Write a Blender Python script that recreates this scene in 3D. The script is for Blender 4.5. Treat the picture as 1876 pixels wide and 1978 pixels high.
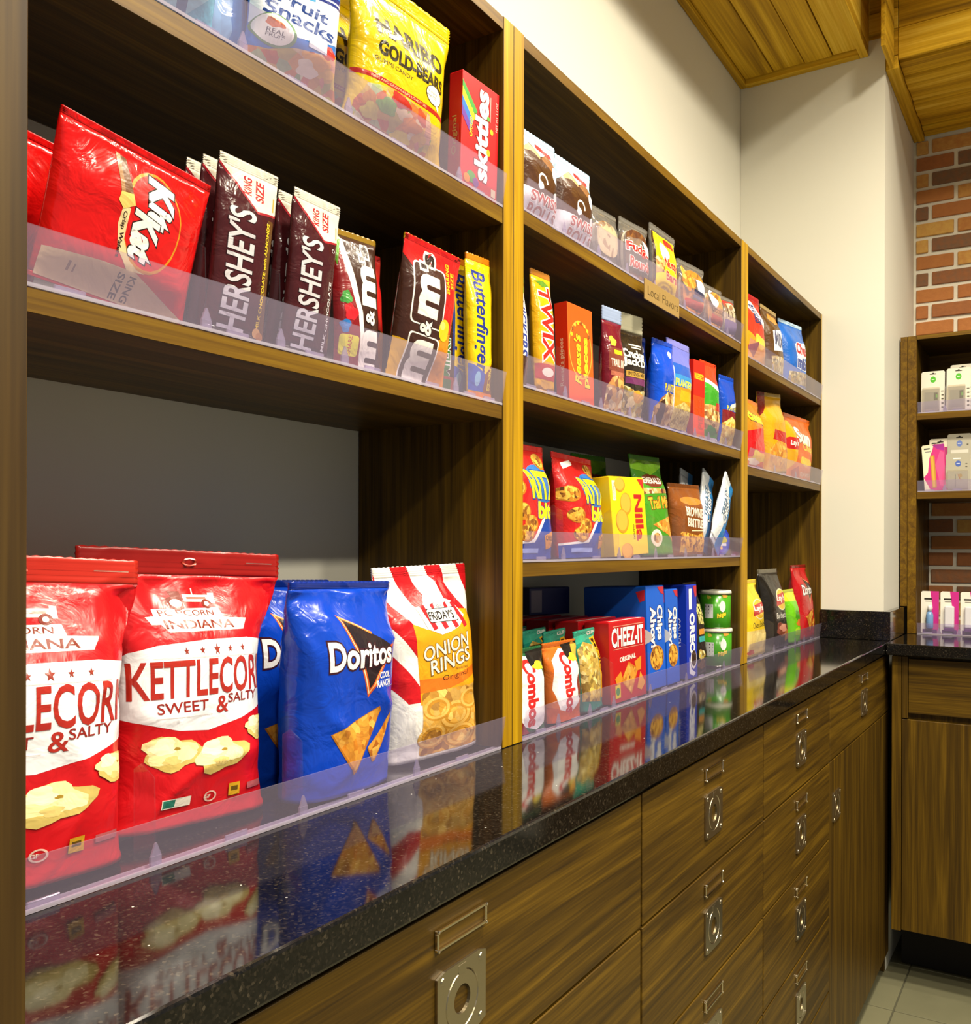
import bpy, bmesh, math, random
from mathutils import Vector, Matrix, noise

# ------------------------------------------------------------------ clear
for o in list(bpy.data.objects): bpy.data.objects.remove(o)
scene = bpy.context.scene
COL = scene.collection
R = math.radians

# ------------------------------------------------------------------ camera
cam_d = bpy.data.cameras.new('camera'); cam = bpy.data.objects.new('camera', cam_d); COL.objects.link(cam)
cam_d.sensor_fit = 'HORIZONTAL'; cam_d.sensor_width = 36.0
cam_d.lens = 36.0*1791.4/1876.0; cam_d.shift_y = 68.1/1876.0; cam_d.clip_start = 0.02
YAW, ROLL = R(32.3306), R(-0.148)
fw = Vector((math.cos(YAW), math.sin(YAW), 0)); rt = Vector((math.sin(YAW), -math.cos(YAW), 0)); up = Vector((0, 0, 1))
cr = rt*math.cos(ROLL) - up*math.sin(ROLL); cu = up*math.cos(ROLL) + rt*math.sin(ROLL)
m3 = Matrix((cr, cu, -fw)).transposed()
cam.matrix_world = Matrix.Translation((0, -0.63, 1.23)) @ m3.to_4x4()
scene.camera = cam

# ------------------------------------------------------------------ world, exposure, light
scene.view_settings.view_transform = 'Standard'
scene.view_settings.look = 'None'
scene.view_settings.gamma = 1.0
scene.view_settings.use_curve_mapping = False
scene.view_settings.exposure = 0.08
w = bpy.data.worlds.new('world'); scene.world = w; w.use_nodes = True
w.node_tree.nodes['Background'].inputs[0].default_value = (1.0, 0.965, 0.90, 1)
w.node_tree.nodes['Background'].inputs[1].default_value = 0.23
LAMP_WARM = (1.0, 0.90, 0.71)
# recessed downlights of the room's ceiling (x, y, watts); the fixtures are built with the ceiling
CEIL_Z = 3.04
DOWNLIGHTS = [(-0.25, -1.05, 22), (0.95, -0.80, 38), (1.80, -0.85, 36), (2.45, -1.0, 12), (0.3, -2.1, 56), (1.7, -2.1, 36)]

# ------------------------------------------------------------------ materials
def lin(h):
    h = h.lstrip('#'); c = [int(h[i:i+2], 16)/255 for i in (0, 2, 4)]
    return tuple((x/12.92 if x <= .04045 else ((x+.055)/1.055)**2.4) for x in c) + (1.0,)
MATS = {}
def newmat(name):
    m = bpy.data.materials.new(name); m.use_nodes = True; nt = m.node_tree
    return m, nt, nt.nodes['Principled BSDF']
def crinkle(nt, b, strength=.22):
    v = coords(nt, (1, 1, 1), False); n = N(nt, 'ShaderNodeTexNoise'); n.inputs['Scale'].default_value = 26; n.inputs['Detail'].default_value = 3; n.inputs['Distortion'].default_value = 1.6
    nt.links.new(v, n.inputs['Vector']); bp = N(nt, 'ShaderNodeBump'); bp.inputs['Strength'].default_value = strength; bp.inputs['Distance'].default_value = .01
    nt.links.new(n.outputs['Fac'], bp.inputs['Height']); nt.links.new(bp.outputs['Normal'], b.inputs['Normal'])
def film(hexc, rough=.30, metal=0.0, coat=0.0, soft=False):
    k = ('film', hexc, rough, metal, coat, soft)
    if k not in MATS:
        m, nt, b = newmat('print_' + hexc.lstrip('#'))
        b.inputs['Base Color'].default_value = lin(hexc); b.inputs['Roughness'].default_value = rough
        b.inputs['Metallic'].default_value = metal; b.inputs['Coat Weight'].default_value = coat
        b.inputs['Coat Roughness'].default_value = .12
        if soft: crinkle(nt, b)
        MATS[k] = m
    return MATS[k]
def N(nt, t, **kw):
    n = nt.nodes.new(t)
    for k, v in kw.items(): setattr(n, k, v)
    return n
def ramp(nt, cols):
    r = N(nt, 'ShaderNodeValToRGB'); e = r.color_ramp.elements
    while len(e) < len(cols): e.new(.5)
    for i, (p, c) in enumerate(cols):
        e[i].position = p; e[i].color = lin(c)
    return r
def coords(nt, scale, rnd=True):
    tc = N(nt, 'ShaderNodeTexCoord'); mp = N(nt, 'ShaderNodeMapping'); mp.inputs['Scale'].default_value = scale
    if rnd:
        oi = N(nt, 'ShaderNodeObjectInfo'); mu = N(nt, 'ShaderNodeMath', operation='MULTIPLY'); mu.inputs[1].default_value = 37.0
        nt.links.new(oi.outputs['Random'], mu.inputs[0]); ad = N(nt, 'ShaderNodeVectorMath', operation='ADD')
        nt.links.new(tc.outputs['Object'], mp.inputs['Vector']); nt.links.new(mp.outputs['Vector'], ad.inputs[0])
        nt.links.new(mu.outputs[0], ad.inputs[1]); return ad.outputs['Vector']
    nt.links.new(tc.outputs['Object'], mp.inputs['Vector']); return mp.outputs['Vector']
def wood(name, axis, cols, rough=.42, fine=1.0, bump=.05, var=0.0):
    m, nt, b = newmat(name); L = nt.links
    along, across = 1.2*fine, 30.0*fine
    sc = [across]*3; sc['xyz'.index(axis)] = along
    v = coords(nt, sc)
    n1 = N(nt, 'ShaderNodeTexNoise'); n1.inputs['Scale'].default_value = 1.0; n1.inputs['Detail'].default_value = 3; n1.inputs['Distortion'].default_value = 1.1
    L.new(v, n1.inputs['Vector'])
    sc2 = [across*9]*3; sc2['xyz'.index(axis)] = along*4
    v2 = coords(nt, sc2); n2 = N(nt, 'ShaderNodeTexNoise'); n2.inputs['Scale'].default_value = 1.0; n2.inputs['Detail'].default_value = 2
    L.new(v2, n2.inputs['Vector'])
    mx = N(nt, 'ShaderNodeMath', operation='MULTIPLY_ADD'); mx.inputs[1].default_value = .35
    L.new(n2.outputs['Fac'], mx.inputs[0]); 
    m2 = N(nt, 'ShaderNodeMath', operation='MULTIPLY'); m2.inputs[1].default_value = .68; L.new(n1.outputs['Fac'], m2.inputs[0]); L.new(m2.outputs[0], mx.inputs[2])
    oi = N(nt, 'ShaderNodeObjectInfo'); vr = N(nt, 'ShaderNodeMath', operation='MULTIPLY_ADD'); vr.inputs[1].default_value = var; vr.inputs[2].default_value = -var/2; L.new(oi.outputs['Random'], vr.inputs[0])
    sm_ = N(nt, 'ShaderNodeMath', operation='ADD'); L.new(vr.outputs[0], sm_.inputs[0]); L.new(mx.outputs[0], sm_.inputs[1])
    r = ramp(nt, cols); L.new(sm_.outputs[0], r.inputs['Fac']); L.new(r.outputs['Color'], b.inputs['Base Color'])
    b.inputs['Roughness'].default_value = rough; b.inputs['Specular IOR Level'].default_value = .3
    bp = N(nt, 'ShaderNodeBump'); bp.inputs['Strength'].default_value = bump; bp.inputs['Distance'].default_value = .002
    L.new(mx.outputs[0], bp.inputs['Height']); L.new(bp.outputs['Normal'], b.inputs['Normal'])
    return m
WAL = [(.30, '#2c1d03'), (.46, '#432f04'), (.56, '#533c06'), (.72, '#6e520e')]
walnut = {a: wood('walnut_' + a, a, WAL, rough=.44, fine=1.5, var=.05) for a in 'xyz'}
EDG_LIT = [(.30, '#452f03'), (.46, '#5c4004'), (.60, '#6f5107'), (.75, '#84660f')]  # same walnut, lightened to imitate front edges catching more light
edgew = {a: wood('walnut_edge_' + a, a, EDG_LIT, rough=.4, fine=1.6) for a in 'xyz'}
edgew['z'] = wood('walnut_edge_z', 'z', [(.30, '#7d5c02'), (.46, '#9a7403'), (.60, '#b38a05'), (.75, '#c49d12')], rough=.4, fine=1.6)  # upright edges: walnut made yellower, strong lamp light put into the colour
PLK = [(.26, '#7f5c08'), (.42, '#b48a10'), (.56, '#d6aa20'), (.74, '#efcb4c')]
plankm = {a: wood('ceiling_plank_' + a, a, PLK, rough=.7, fine=.75, bump=.3, var=.22) for a in 'xyz'}
def paint(name, hexc, rough=.6, bump=.02):
    m, nt, b = newmat(name); b.inputs['Base Color'].default_value = lin(hexc); b.inputs['Roughness'].default_value = rough
    n = N(nt, 'ShaderNodeTexNoise'); n.inputs['Scale'].default_value = 180; v = coords(nt, (1, 1, 1), False); nt.links.new(v, n.inputs['Vector'])
    bp = N(nt, 'ShaderNodeBump'); bp.inputs['Strength'].default_value = bump; bp.inputs['Distance'].default_value = .002
    nt.links.new(n.outputs['Fac'], bp.inputs['Height']); nt.links.new(bp.outputs['Normal'], b.inputs['Normal'])
    return m
wallpaint = paint('wall_paint', '#dfddcf')
def quartz():
    m, nt, b = newmat('black_quartz'); L = nt.links; v = coords(nt, (1, 1, 1), False)
    vo = N(nt, 'ShaderNodeTexVoronoi'); vo.inputs['Scale'].default_value = 480; L.new(v, vo.inputs['Vector'])
    sepn = N(nt, 'ShaderNodeSeparateColor'); L.new(vo.outputs['Color'], sepn.inputs[0])
    r = ramp(nt, [(0, '#0b0a0a'), (.5, '#11100f'), (.8, '#1a1714'), (.95, '#27221c'), (1.0, '#3f382e')]); L.new(sepn.outputs['Red'], r.inputs['Fac'])
    vo2 = N(nt, 'ShaderNodeTexVoronoi'); vo2.inputs['Scale'].default_value = 62; L.new(v, vo2.inputs['Vector'])
    lt = N(nt, 'ShaderNodeMath', operation='LESS_THAN'); lt.inputs[1].default_value = .06; L.new(vo2.outputs['Distance'], lt.inputs[0])
    s2 = N(nt, 'ShaderNodeSeparateColor'); L.new(vo2.outputs['Color'], s2.inputs[0])
    g2 = N(nt, 'ShaderNodeMath', operation='GREATER_THAN'); g2.inputs[1].default_value = .86; L.new(s2.outputs['Green'], g2.inputs[0])
    mu = N(nt, 'ShaderNodeMath', operation='MULTIPLY'); L.new(lt.outputs[0], mu.inputs[0]); L.new(g2.outputs[0], mu.inputs[1])
    mix = N(nt, 'ShaderNodeMix', data_type='RGBA'); L.new(mu.outputs[0], mix.inputs['Factor']); L.new(r.outputs['Color'], mix.inputs['A']); mix.inputs['B'].default_value = lin('#d8d4c8')
    L.new(mix.outputs['Result'], b.inputs['Base Color'])
    b.inputs['Roughness'].default_value = .075; b.inputs['IOR'].default_value = 1.42
    return m
quartzm = quartz()
def varied(name, cols, rough, bump, bs, noise_mix=.35):
    m, nt, b = newmat(name); L = nt.links; oi = N(nt, 'ShaderNodeObjectInfo'); v = coords(nt, (1, 1, 1))
    n = N(nt, 'ShaderNodeTexNoise'); n.inputs['Scale'].default_value = bs; n.inputs['Detail'].default_value = 5; L.new(v, n.inputs['Vector'])
    ma = N(nt, 'ShaderNodeMath', operation='MULTIPLY_ADD'); ma.inputs[1].default_value = noise_mix; ma.inputs[2].default_value = -noise_mix*.5; L.new(n.outputs['Fac'], ma.inputs[0])
    ad = N(nt, 'ShaderNodeMath', operation='ADD'); L.new(oi.outputs['Random'], ad.inputs[0]); L.new(ma.outputs[0], ad.inputs[1])
    r = ramp(nt, cols); L.new(ad.outputs[0], r.inputs['Fac']); L.new(r.outputs['Color'], b.inputs['Base Color']); b.inputs['Roughness'].default_value = rough
    bp = N(nt, 'ShaderNodeBump'); bp.inputs['Strength'].default_value = bump; bp.inputs['Distance'].default_value = .004
    L.new(n.outputs['Fac'], bp.inputs['Height']); L.new(bp.outputs['Normal'], b.inputs['Normal'])
    return m
brickm = varied('brick_clay', [(0, '#7d6048'), (.15, '#96603a'), (.45, '#b06e3c'), (.75, '#bd7c40'), (.9, '#cf9a50'), (1, '#d8aa58')], .85, .6, 60)
mortarm = paint('mortar', '#e9e4d2', .9, .4)
tilem = varied('floor_tile_stone', [(0, '#66644d'), (.5, '#6d6b53'), (1, '#747157')], .45, .08, 14, .8)
groutm = paint('grout', '#4a4836', .9, .1)
def metal(name, hexc, rough):
    m, nt, b = newmat(name); b.inputs['Base Color'].default_value = lin(hexc); b.inputs['Metallic'].default_value = 1; b.inputs['Roughness'].default_value = rough; return m
steel = metal('satin_nickel', '#b9ae96', .30); chrome = metal('polished_nickel', '#e2d8c0', .14); darkm = paint('dark_recess', '#120d06', .8)
def acrylic(name, tint, haze, hz):
    m = bpy.data.materials.new(name); m.use_nodes = True; nt = m.node_tree; nt.nodes.clear(); L = nt.links
    out = N(nt, 'ShaderNodeOutputMaterial'); tr = N(nt, 'ShaderNodeBsdfTransparent'); tr.inputs[0].default_value = lin(tint)
    df = N(nt, 'ShaderNodeBsdfDiffuse'); df.inputs[0].default_value = lin(haze); gl = N(nt, 'ShaderNodeBsdfGlossy'); gl.inputs['Roughness'].default_value = .06
    fr = N(nt, 'ShaderNodeFresnel'); fr.inputs[0].default_value = 1.45
    m1 = N(nt, 'ShaderNodeMixShader'); m1.inputs[0].default_value = hz; L.new(tr.outputs[0], m1.inputs[1]); L.new(df.outputs[0], m1.inputs[2])
    m2 = N(nt, 'ShaderNodeMixShader'); ge = N(nt, 'ShaderNodeNewGeometry'); sb = N(nt, 'ShaderNodeMath', operation='SUBTRACT'); sb.inputs[0].default_value = 1; L.new(ge.outputs['Backfacing'], sb.inputs[1]); mf = N(nt, 'ShaderNodeMath', operation='MULTIPLY'); L.new(sb.outputs[0], mf.inputs[0]); L.new(fr.outputs[0], mf.inputs[1])
    L.new(mf.outputs[0], m2.inputs[0]); L.new(m1.outputs[0], m2.inputs[1]); L.new(gl.outputs[0], m2.inputs[2]); L.new(m2.outputs[0], out.inputs[0])
    return m
lipm = acrylic('clear_acrylic', '#f4f1fa', '#d9cfe8', .11)
railm = acrylic('frosted_acrylic', '#e4e0ea', '#e2dcea', .34)
divm = acrylic('clear_divider', '#fafafc', '#e0dae8', .012)
wrapm = acrylic('clear_wrapper', '#f4f1ea', '#e6e2da', .12)
def picture(name, cols, scale, rough=.35, soft=False):
    k = ('pic', name, soft)
    if k not in MATS:
        m, nt, b = newmat('picture_' + name); L = nt.links; v = coords(nt, (1, 1, 1), False)
        nz = N(nt, 'ShaderNodeTexNoise'); nz.inputs['Scale'].default_value = scale*.5; L.new(v, nz.inputs['Vector'])
        vm = N(nt, 'ShaderNodeVectorMath', operation='MULTIPLY_ADD'); vm.inputs[1].default_value = (.9/scale,)*3; L.new(nz.outputs['Color'], vm.inputs[0]); L.new(v, vm.inputs[2])
        vo = N(nt, 'ShaderNodeTexVoronoi'); vo.inputs['Scale'].default_value = scale; L.new(vm.outputs[0], vo.inputs['Vector'])
        s = N(nt, 'ShaderNodeSeparateColor'); L.new(vo.outputs['Color'], s.inputs[0])
        r = ramp(nt, [(i/(len(cols)-1), c) for i, c in enumerate(cols)]); L.new(s.outputs['Red'], r.inputs['Fac'])
        L.new(r.outputs['Color'], b.inputs['Base Color']); b.inputs['Roughness'].default_value = rough
        if soft: crinkle(nt, b)
        MATS[k] = m
    return MATS[k]
PICS = {
 'nuts': (['#5a3312', '#b9843c', '#e0bd78', '#8a4f1e', '#efd9a0'], 130), 'trail': (['#4a1d22', '#c58b3a', '#efe0b0', '#7a3a1e', '#d9b060', '#8a1f2a'], 110),
 'gummy': (['#c8bf4a', '#b8401f', '#e0a33a', '#5f8f4a', '#d8cfa8', '#c2452e'], 75), 'corn': (['#d9b23a', '#f0dc8a', '#b8831f', '#e8c85a'], 150),
 'chips': (['#c9791f', '#e0a23a', '#a95c14', '#eebb55'], 120), 'rings': (['#c98a2a', '#e2ad4a', '#8a5412', '#f0c66a'], 80), 'cookie': (['#d79a2e', '#e9b84a', '#b5741c', '#5a2f10'], 170),
 'popc': (['#efe3a0', '#fdf6cf', '#d6bf62', '#f6ebb4'], 95), 'seeds': (['#b59a4a', '#e0cc86', '#8a6f2c', '#cdb566'], 230), 'granola': (['#9a7a2c', '#d6b75a', '#6b4f1a', '#e8d48a'], 140),
 'mixture': (['#3a2310', '#d9c25a', '#8a5a1c', '#efe3a8', '#1d120a'], 120), 'cake': (['#8a5a2a', '#a8703a', '#c89050', '#6d431c'], 60)}
def pmat(c, soft=False):
    if c.startswith('@'):
        return picture(c[1:], *PICS[c[1:]], soft=soft)
    if c.startswith('%'): return film(c[1:], .12, .0, .5, soft)
    return film(c, .26 if soft else .35, 0, 0, soft)

# ------------------------------------------------------------------ mesh helpers
def link(name, me, parent=None):
    o = bpy.data.objects.new(name, me); COL.objects.link(o)
    if parent is not None: o.parent = parent
    return o
def tag(o, label, cat, group=None):
    o['label'] = label; o['category'] = cat
    if group: o['group'] = group
    return o
def struct(o, label=None):
    o['kind'] = 'structure'
    if label: o['label'] = label
    return o
def empty(name, loc, rot=(0, 0, 0)):
    o = bpy.data.objects.new(name, None); COL.objects.link(o); o.location = loc; o.rotation_euler = rot; o.empty_display_size = .02
    return o
def box_bm(bm, x0, x1, y0, y1, z0, z1, mi=0, bev=0.0):
    t = bmesh.new(); bmesh.ops.create_cube(t, size=1.0)
    for v in t.verts: v.co = Vector(((x0+x1)/2 + v.co.x*(x1-x0), (y0+y1)/2 + v.co.y*(y1-y0), (z0+z1)/2 + v.co.z*(z1-z0)))
    if bev > 0: bmesh.ops.bevel(t, geom=list(t.edges), offset=bev, segments=2 if bev > .001 else 1, affect='EDGES', profile=.5)
    for f in t.faces: f.material_index = mi
    me = bpy.data.meshes.new('t'); t.to_mesh(me); t.free(); bm.from_mesh(me); bpy.data.meshes.remove(me)
def finish(name, bm, mats, parent=None, smooth=False):
    me = bpy.data.meshes.new(name); bm.to_mesh(me); bm.free()
    for m in (mats if isinstance(mats, (list, tuple)) else [mats]): me.materials.append(m)
    if smooth:
        for p in me.polygons: p.use_smooth = True
    return link(name, me, parent)
def box(name, x0, x1, y0, y1, z0, z1, mat, parent=None, bev=.0):
    bm = bmesh.new(); box_bm(bm, x0, x1, y0, y1, z0, z1, 0, bev); return finish(name, bm, mat, parent)
def prism(bm, pts, axis, a, b, mi=0):
    # extrude closed 2-D outline along an axis; pts in the two other axes (order xyz without axis)
    def P(p, q):
        l = list(p); l.insert('xyz'.index(axis), q); return Vector(l)
    v0 = [bm.verts.new(P(p, a)) for p in pts]; v1 = [bm.verts.new(P(p, b)) for p in pts]; n = len(pts)
    fs = [bm.faces.new(v0[::-1]), bm.faces.new(v1)] + [bm.faces.new((v0[i], v0[(i+1) % n], v1[(i+1) % n], v1[i])) for i in range(n)]
    for f in fs: f.material_index = mi
def edge_panel(name, x0, x1, y0, y1, z0, z1, grain, parent, front='-y'):
    """board with walnut faces and a front edge band coloured as if more strongly lit"""
    bm = bmesh.new(); box_bm(bm, x0, x1, y0, y1, z0, z1, 0, .0006)
    bm.normal_update()
    d = Vector((0, -1, 0)) if front == '-y' else Vector((-1, 0, 0))
    for f in bm.faces:
        if f.normal.dot(d) > .9: f.material_index = 1
    return finish(name, bm, [walnut[grain], edgew[grain]], parent)

# ------------------------------------------------------------------ flat print system
TXT = {}
def text_tris(s, off):
    k = (s, off)
    if k not in TXT:
        cu_ = bpy.data.curves.new('t', 'FONT'); cu_.body = s; cu_.offset = off; cu_.resolution_u = 3; cu_.align_x = 'LEFT'; cu_.space_line = .82
        ob = bpy.data.objects.new('t', cu_); me = ob.to_mesh(); me.calc_loop_triangles()
        vs = [(v.co.x, v.co.y) for v in me.vertices]; tr = [tuple(vs[i] for i in t.vertices) for t in me.loop_triangles]
        ob.to_mesh_clear(); bpy.data.objects.remove(ob); bpy.data.curves.remove(cu_)
        TXT[k] = tr
    return TXT[k]
def fan(poly):
    # ear-free triangulation through bmesh for concave outlines
    bm = bmesh.new(); f = bm.faces.new([bm.verts.new((p[0], p[1], 0)) for p in poly]); f.normal_update(); bmesh.ops.triangulate(bm, faces=[f])
    r = [tuple((v.co.x, v.co.y) for v in t.verts) for t in bm.faces]; bm.free(); return r
def blob(cx, cy, rx, ry, seed, n=22, am=.22):
    rnd = random.Random(seed); ph = [rnd.uniform(0, 6.28) for _ in range(4)]; out = []
    for i in range(n):
        a = 2*math.pi*i/n; r = 1 + am*(math.sin(3*a+ph[0])*.6 + math.sin(5*a+ph[1])*.5 + math.sin(2*a+ph[2])*.4)
        out.append((cx+rx*r*math.cos(a), cy+ry*r*math.sin(a)))
    return out
def shape_tris(sh, W, H):
    """list of (triangles in s,t, colour)"""
    k = sh[0]
    if k == 'rect': _, a, b, c, d, col = sh; return [(fan([(a, b), (c, b), (c, d), (a, d)]), col)]
    if k == 'rr':
        _, a, b, c, d, rr, col = sh; pts = []; rx, ry = rr, rr*W/H
        for (ox, oy, st) in ((c-rx, b+ry, -90), (c-rx, d-ry, 0), (a+rx, d-ry, 90), (a+rx, b+ry, 180)):
            for i in range(5): an = R(st+22.5*i); pts.append((ox+rx*math.cos(an), oy+ry*math.sin(an)))
        return [(fan(pts), col)]
    if k == 'ell': _, cx, cy, rx, ry, col = sh; return [(fan([(cx+rx*math.cos(i*math.pi/12), cy+ry*math.sin(i*math.pi/12)) for i in range(24)]), col)]
    if k == 'ring':
        _, cx, cy, rx, ry, th, col = sh; tr = []
        P = [[(cx+rx*q*math.cos(i*math.pi/14), cy+ry*q*math.sin(i*math.pi/14)) for i in range(29)] for q in (1, 1-th)]
        for i in range(28): tr += [(P[0][i], P[0][i+1], P[1][i+1]), (P[0][i], P[1][i+1], P[1][i])]
        return [(tr, col)]
    if k == 'poly': return [(fan(sh[1]), sh[2])]
    if k == 'blob': _, cx, cy, rx, ry, seed, col = sh; return [(fan(blob(cx, cy, rx, ry, seed)), col)]
    if k == 'star':
        _, cx, cy, r, col = sh
        return [(fan([(cx+r*(1 if i % 2 == 0 else .42)*math.sin(i*math.pi/5), cy+r*W/H*(1 if i % 2 == 0 else .42)*math.cos(i*math.pi/5)) for i in range(10)]), col)]
    if k == 'txt':
        # text, centre s, centre t, width (s), height (t), colour, options
        _, s, cx, cy, ws, ht, col = sh[:7]; op = sh[7] if len(sh) > 7 else {}
        rot = op.get('rot', 0); off = op.get('bold', .012); shear = op.get('shear', 0); arc = op.get('arc', 0); slope = op.get('slope', 0); grow = op.get('grow', 0)
        base = text_tris(s, off); res = []
        xs = [p[0] for t in base for p in t]; ys = [p[1] for t in base for p in t]
        x0, x1, y0, y1 = min(xs), max(xs), min(ys), max(ys)
        def mk(tr):
            o = []
            for t in tr:
                q = []
                for (x, y) in t:
                    a = (x-x0)/(x1-x0)-.5; b = (y-y0)/(y1-y0)-.5
                    b *= 1 + grow*a*2; a += shear*b*((ht*H)/(ws*W) if not rot else (ht*W)/(ws*H)); b += arc*(1-4*a*a) + slope*a
                    mx, my = a*ws*W, b*ht*H          # metres along the text direction
                    if rot == 90: mx, my = -b*ht*W, a*ws*H
                    elif rot == -90: mx, my = b*ht*W, -a*ws*H
                    q.append((cx+mx/W, cy+my/H))
                o.append(tuple(q))
            return o
        if 'out' in op: res.append((mk(text_tris(s, off+op.get('ow', .05))), op['out']))
        res.append((mk(base), col)); return res
    return []
def split(tr, W, H, ml):
    out = []; st = [t for t in tr]
    while st:
        t = st.pop(); d = []
        for i in range(3):
            p, q = t[i], t[(i+1) % 3]; d.append(math.hypot((p[0]-q[0])*W, (p[1]-q[1])*H))
        m = max(d)
        if m <= ml: out.append(t); continue
        i = d.index(m); p, q, r_ = t[i], t[(i+1) % 3], t[(i+2) % 3]; c = ((p[0]+q[0])/2, (p[1]+q[1])/2)
        st += [(p, c, r_), (c, q, r_)]
    return out
def clip_half(poly, f):
    """keep the part of a convex polygon where f(p) >= 0"""
    out = []; n = len(poly); d = [f(p) for p in poly]
    for i in range(n):
        a, b, da, db = poly[i], poly[(i+1) % n], d[i], d[(i+1) % n]
        if da >= 0: out.append(a)
        if (da > 0 > db) or (da < 0 < db):
            k = da/(da-db); out.append((a[0]+(b[0]-a[0])*k, a[1]+(b[1]-a[1])*k))
    return out
def cut(tr, sx, tb):
    """cut triangles along the facets of a bag (columns sx, rows tb, cell diagonals)"""
    import bisect
    out = []
    for t in tr:
        a0, a1 = min(p[0] for p in t), max(p[0] for p in t); b0, b1 = min(p[1] for p in t), max(p[1] for p in t)
        if a0 >= sx[-1] or a1 <= sx[0] or b0 >= tb[-1] or b1 <= tb[0]: continue
        i0 = max(0, bisect.bisect_right(sx, a0)-1); i1 = min(len(sx)-2, bisect.bisect_left(sx, a1)-1)
        j0 = max(0, bisect.bisect_right(tb, b0)-1); j1 = min(len(tb)-2, bisect.bisect_left(tb, b1)-1)
        for i in range(i0, max(i0, i1)+1):
            col = list(t)
            if i1 > i0 or i == 0 or i == len(sx)-2:
                col = clip_half(col, lambda p: p[0]-sx[i]); col = clip_half(col, lambda p: sx[i+1]-p[0]) if len(col) > 2 else []
            if len(col) < 3: continue
            for j in range(j0, max(j0, j1)+1):
                c = col
                if j1 > j0 or j == 0 or j == len(tb)-2:
                    c = clip_half(c, lambda p: p[1]-tb[j]); c = clip_half(c, lambda p: tb[j+1]-p[1]) if len(c) > 2 else []
                if len(c) < 3: continue
                wx, wy = sx[i+1]-sx[i], tb[j+1]-tb[j]
                g = lambda p: (p[0]-sx[i])/wx - (p[1]-tb[j])/wy
                for sgn in (1, -1):
                    q = clip_half(c, lambda p: sgn*g(p))
                    if len(q) > 2: out.append(q)
    return out
def print_bm(faces, soft=False, grid=None):
    """faces: list of (mapping, shapes, W, H, maxlen) -> bmesh, materials"""
    bm = bmesh.new(); mats = []; idx = {}
    for (P, shapes, W, H, ml) in faces:
        layer = 0
        for sh in shapes:
            for tr, col in shape_tris(sh, W, H):
                m = pmat(col, soft)
                if m.name not in idx: idx[m.name] = len(mats); mats.append(m)
                mi = idx[m.name]; off = (.00012 if grid else .00022) + layer*.000022; layer += 1; cache = {}
                polys = cut(tr, *grid) if grid else split(tr, W, H, ml)
                for t in polys:
                    vs = []
                    for p in t:
                        kk = (round(p[0], 5), round(p[1], 5))
                        if kk not in cache: cache[kk] = bm.verts.new(P(p[0], p[1], off))
                        if cache[kk] not in vs: vs.append(cache[kk])
                    if len(vs) > 2:
                        try: f = bm.faces.new(vs)
                        except ValueError: continue
                        f.material_index = mi; f.smooth = True
    return bm, mats
def add_print(faces, parent, name='printed_artwork', soft=False, grid=None):
    bm, mats = print_bm(faces, soft, grid)
    if not bm.faces: bm.free(); return None
    bm.normal_update()
    return finish(name, bm, mats, parent)

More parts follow.
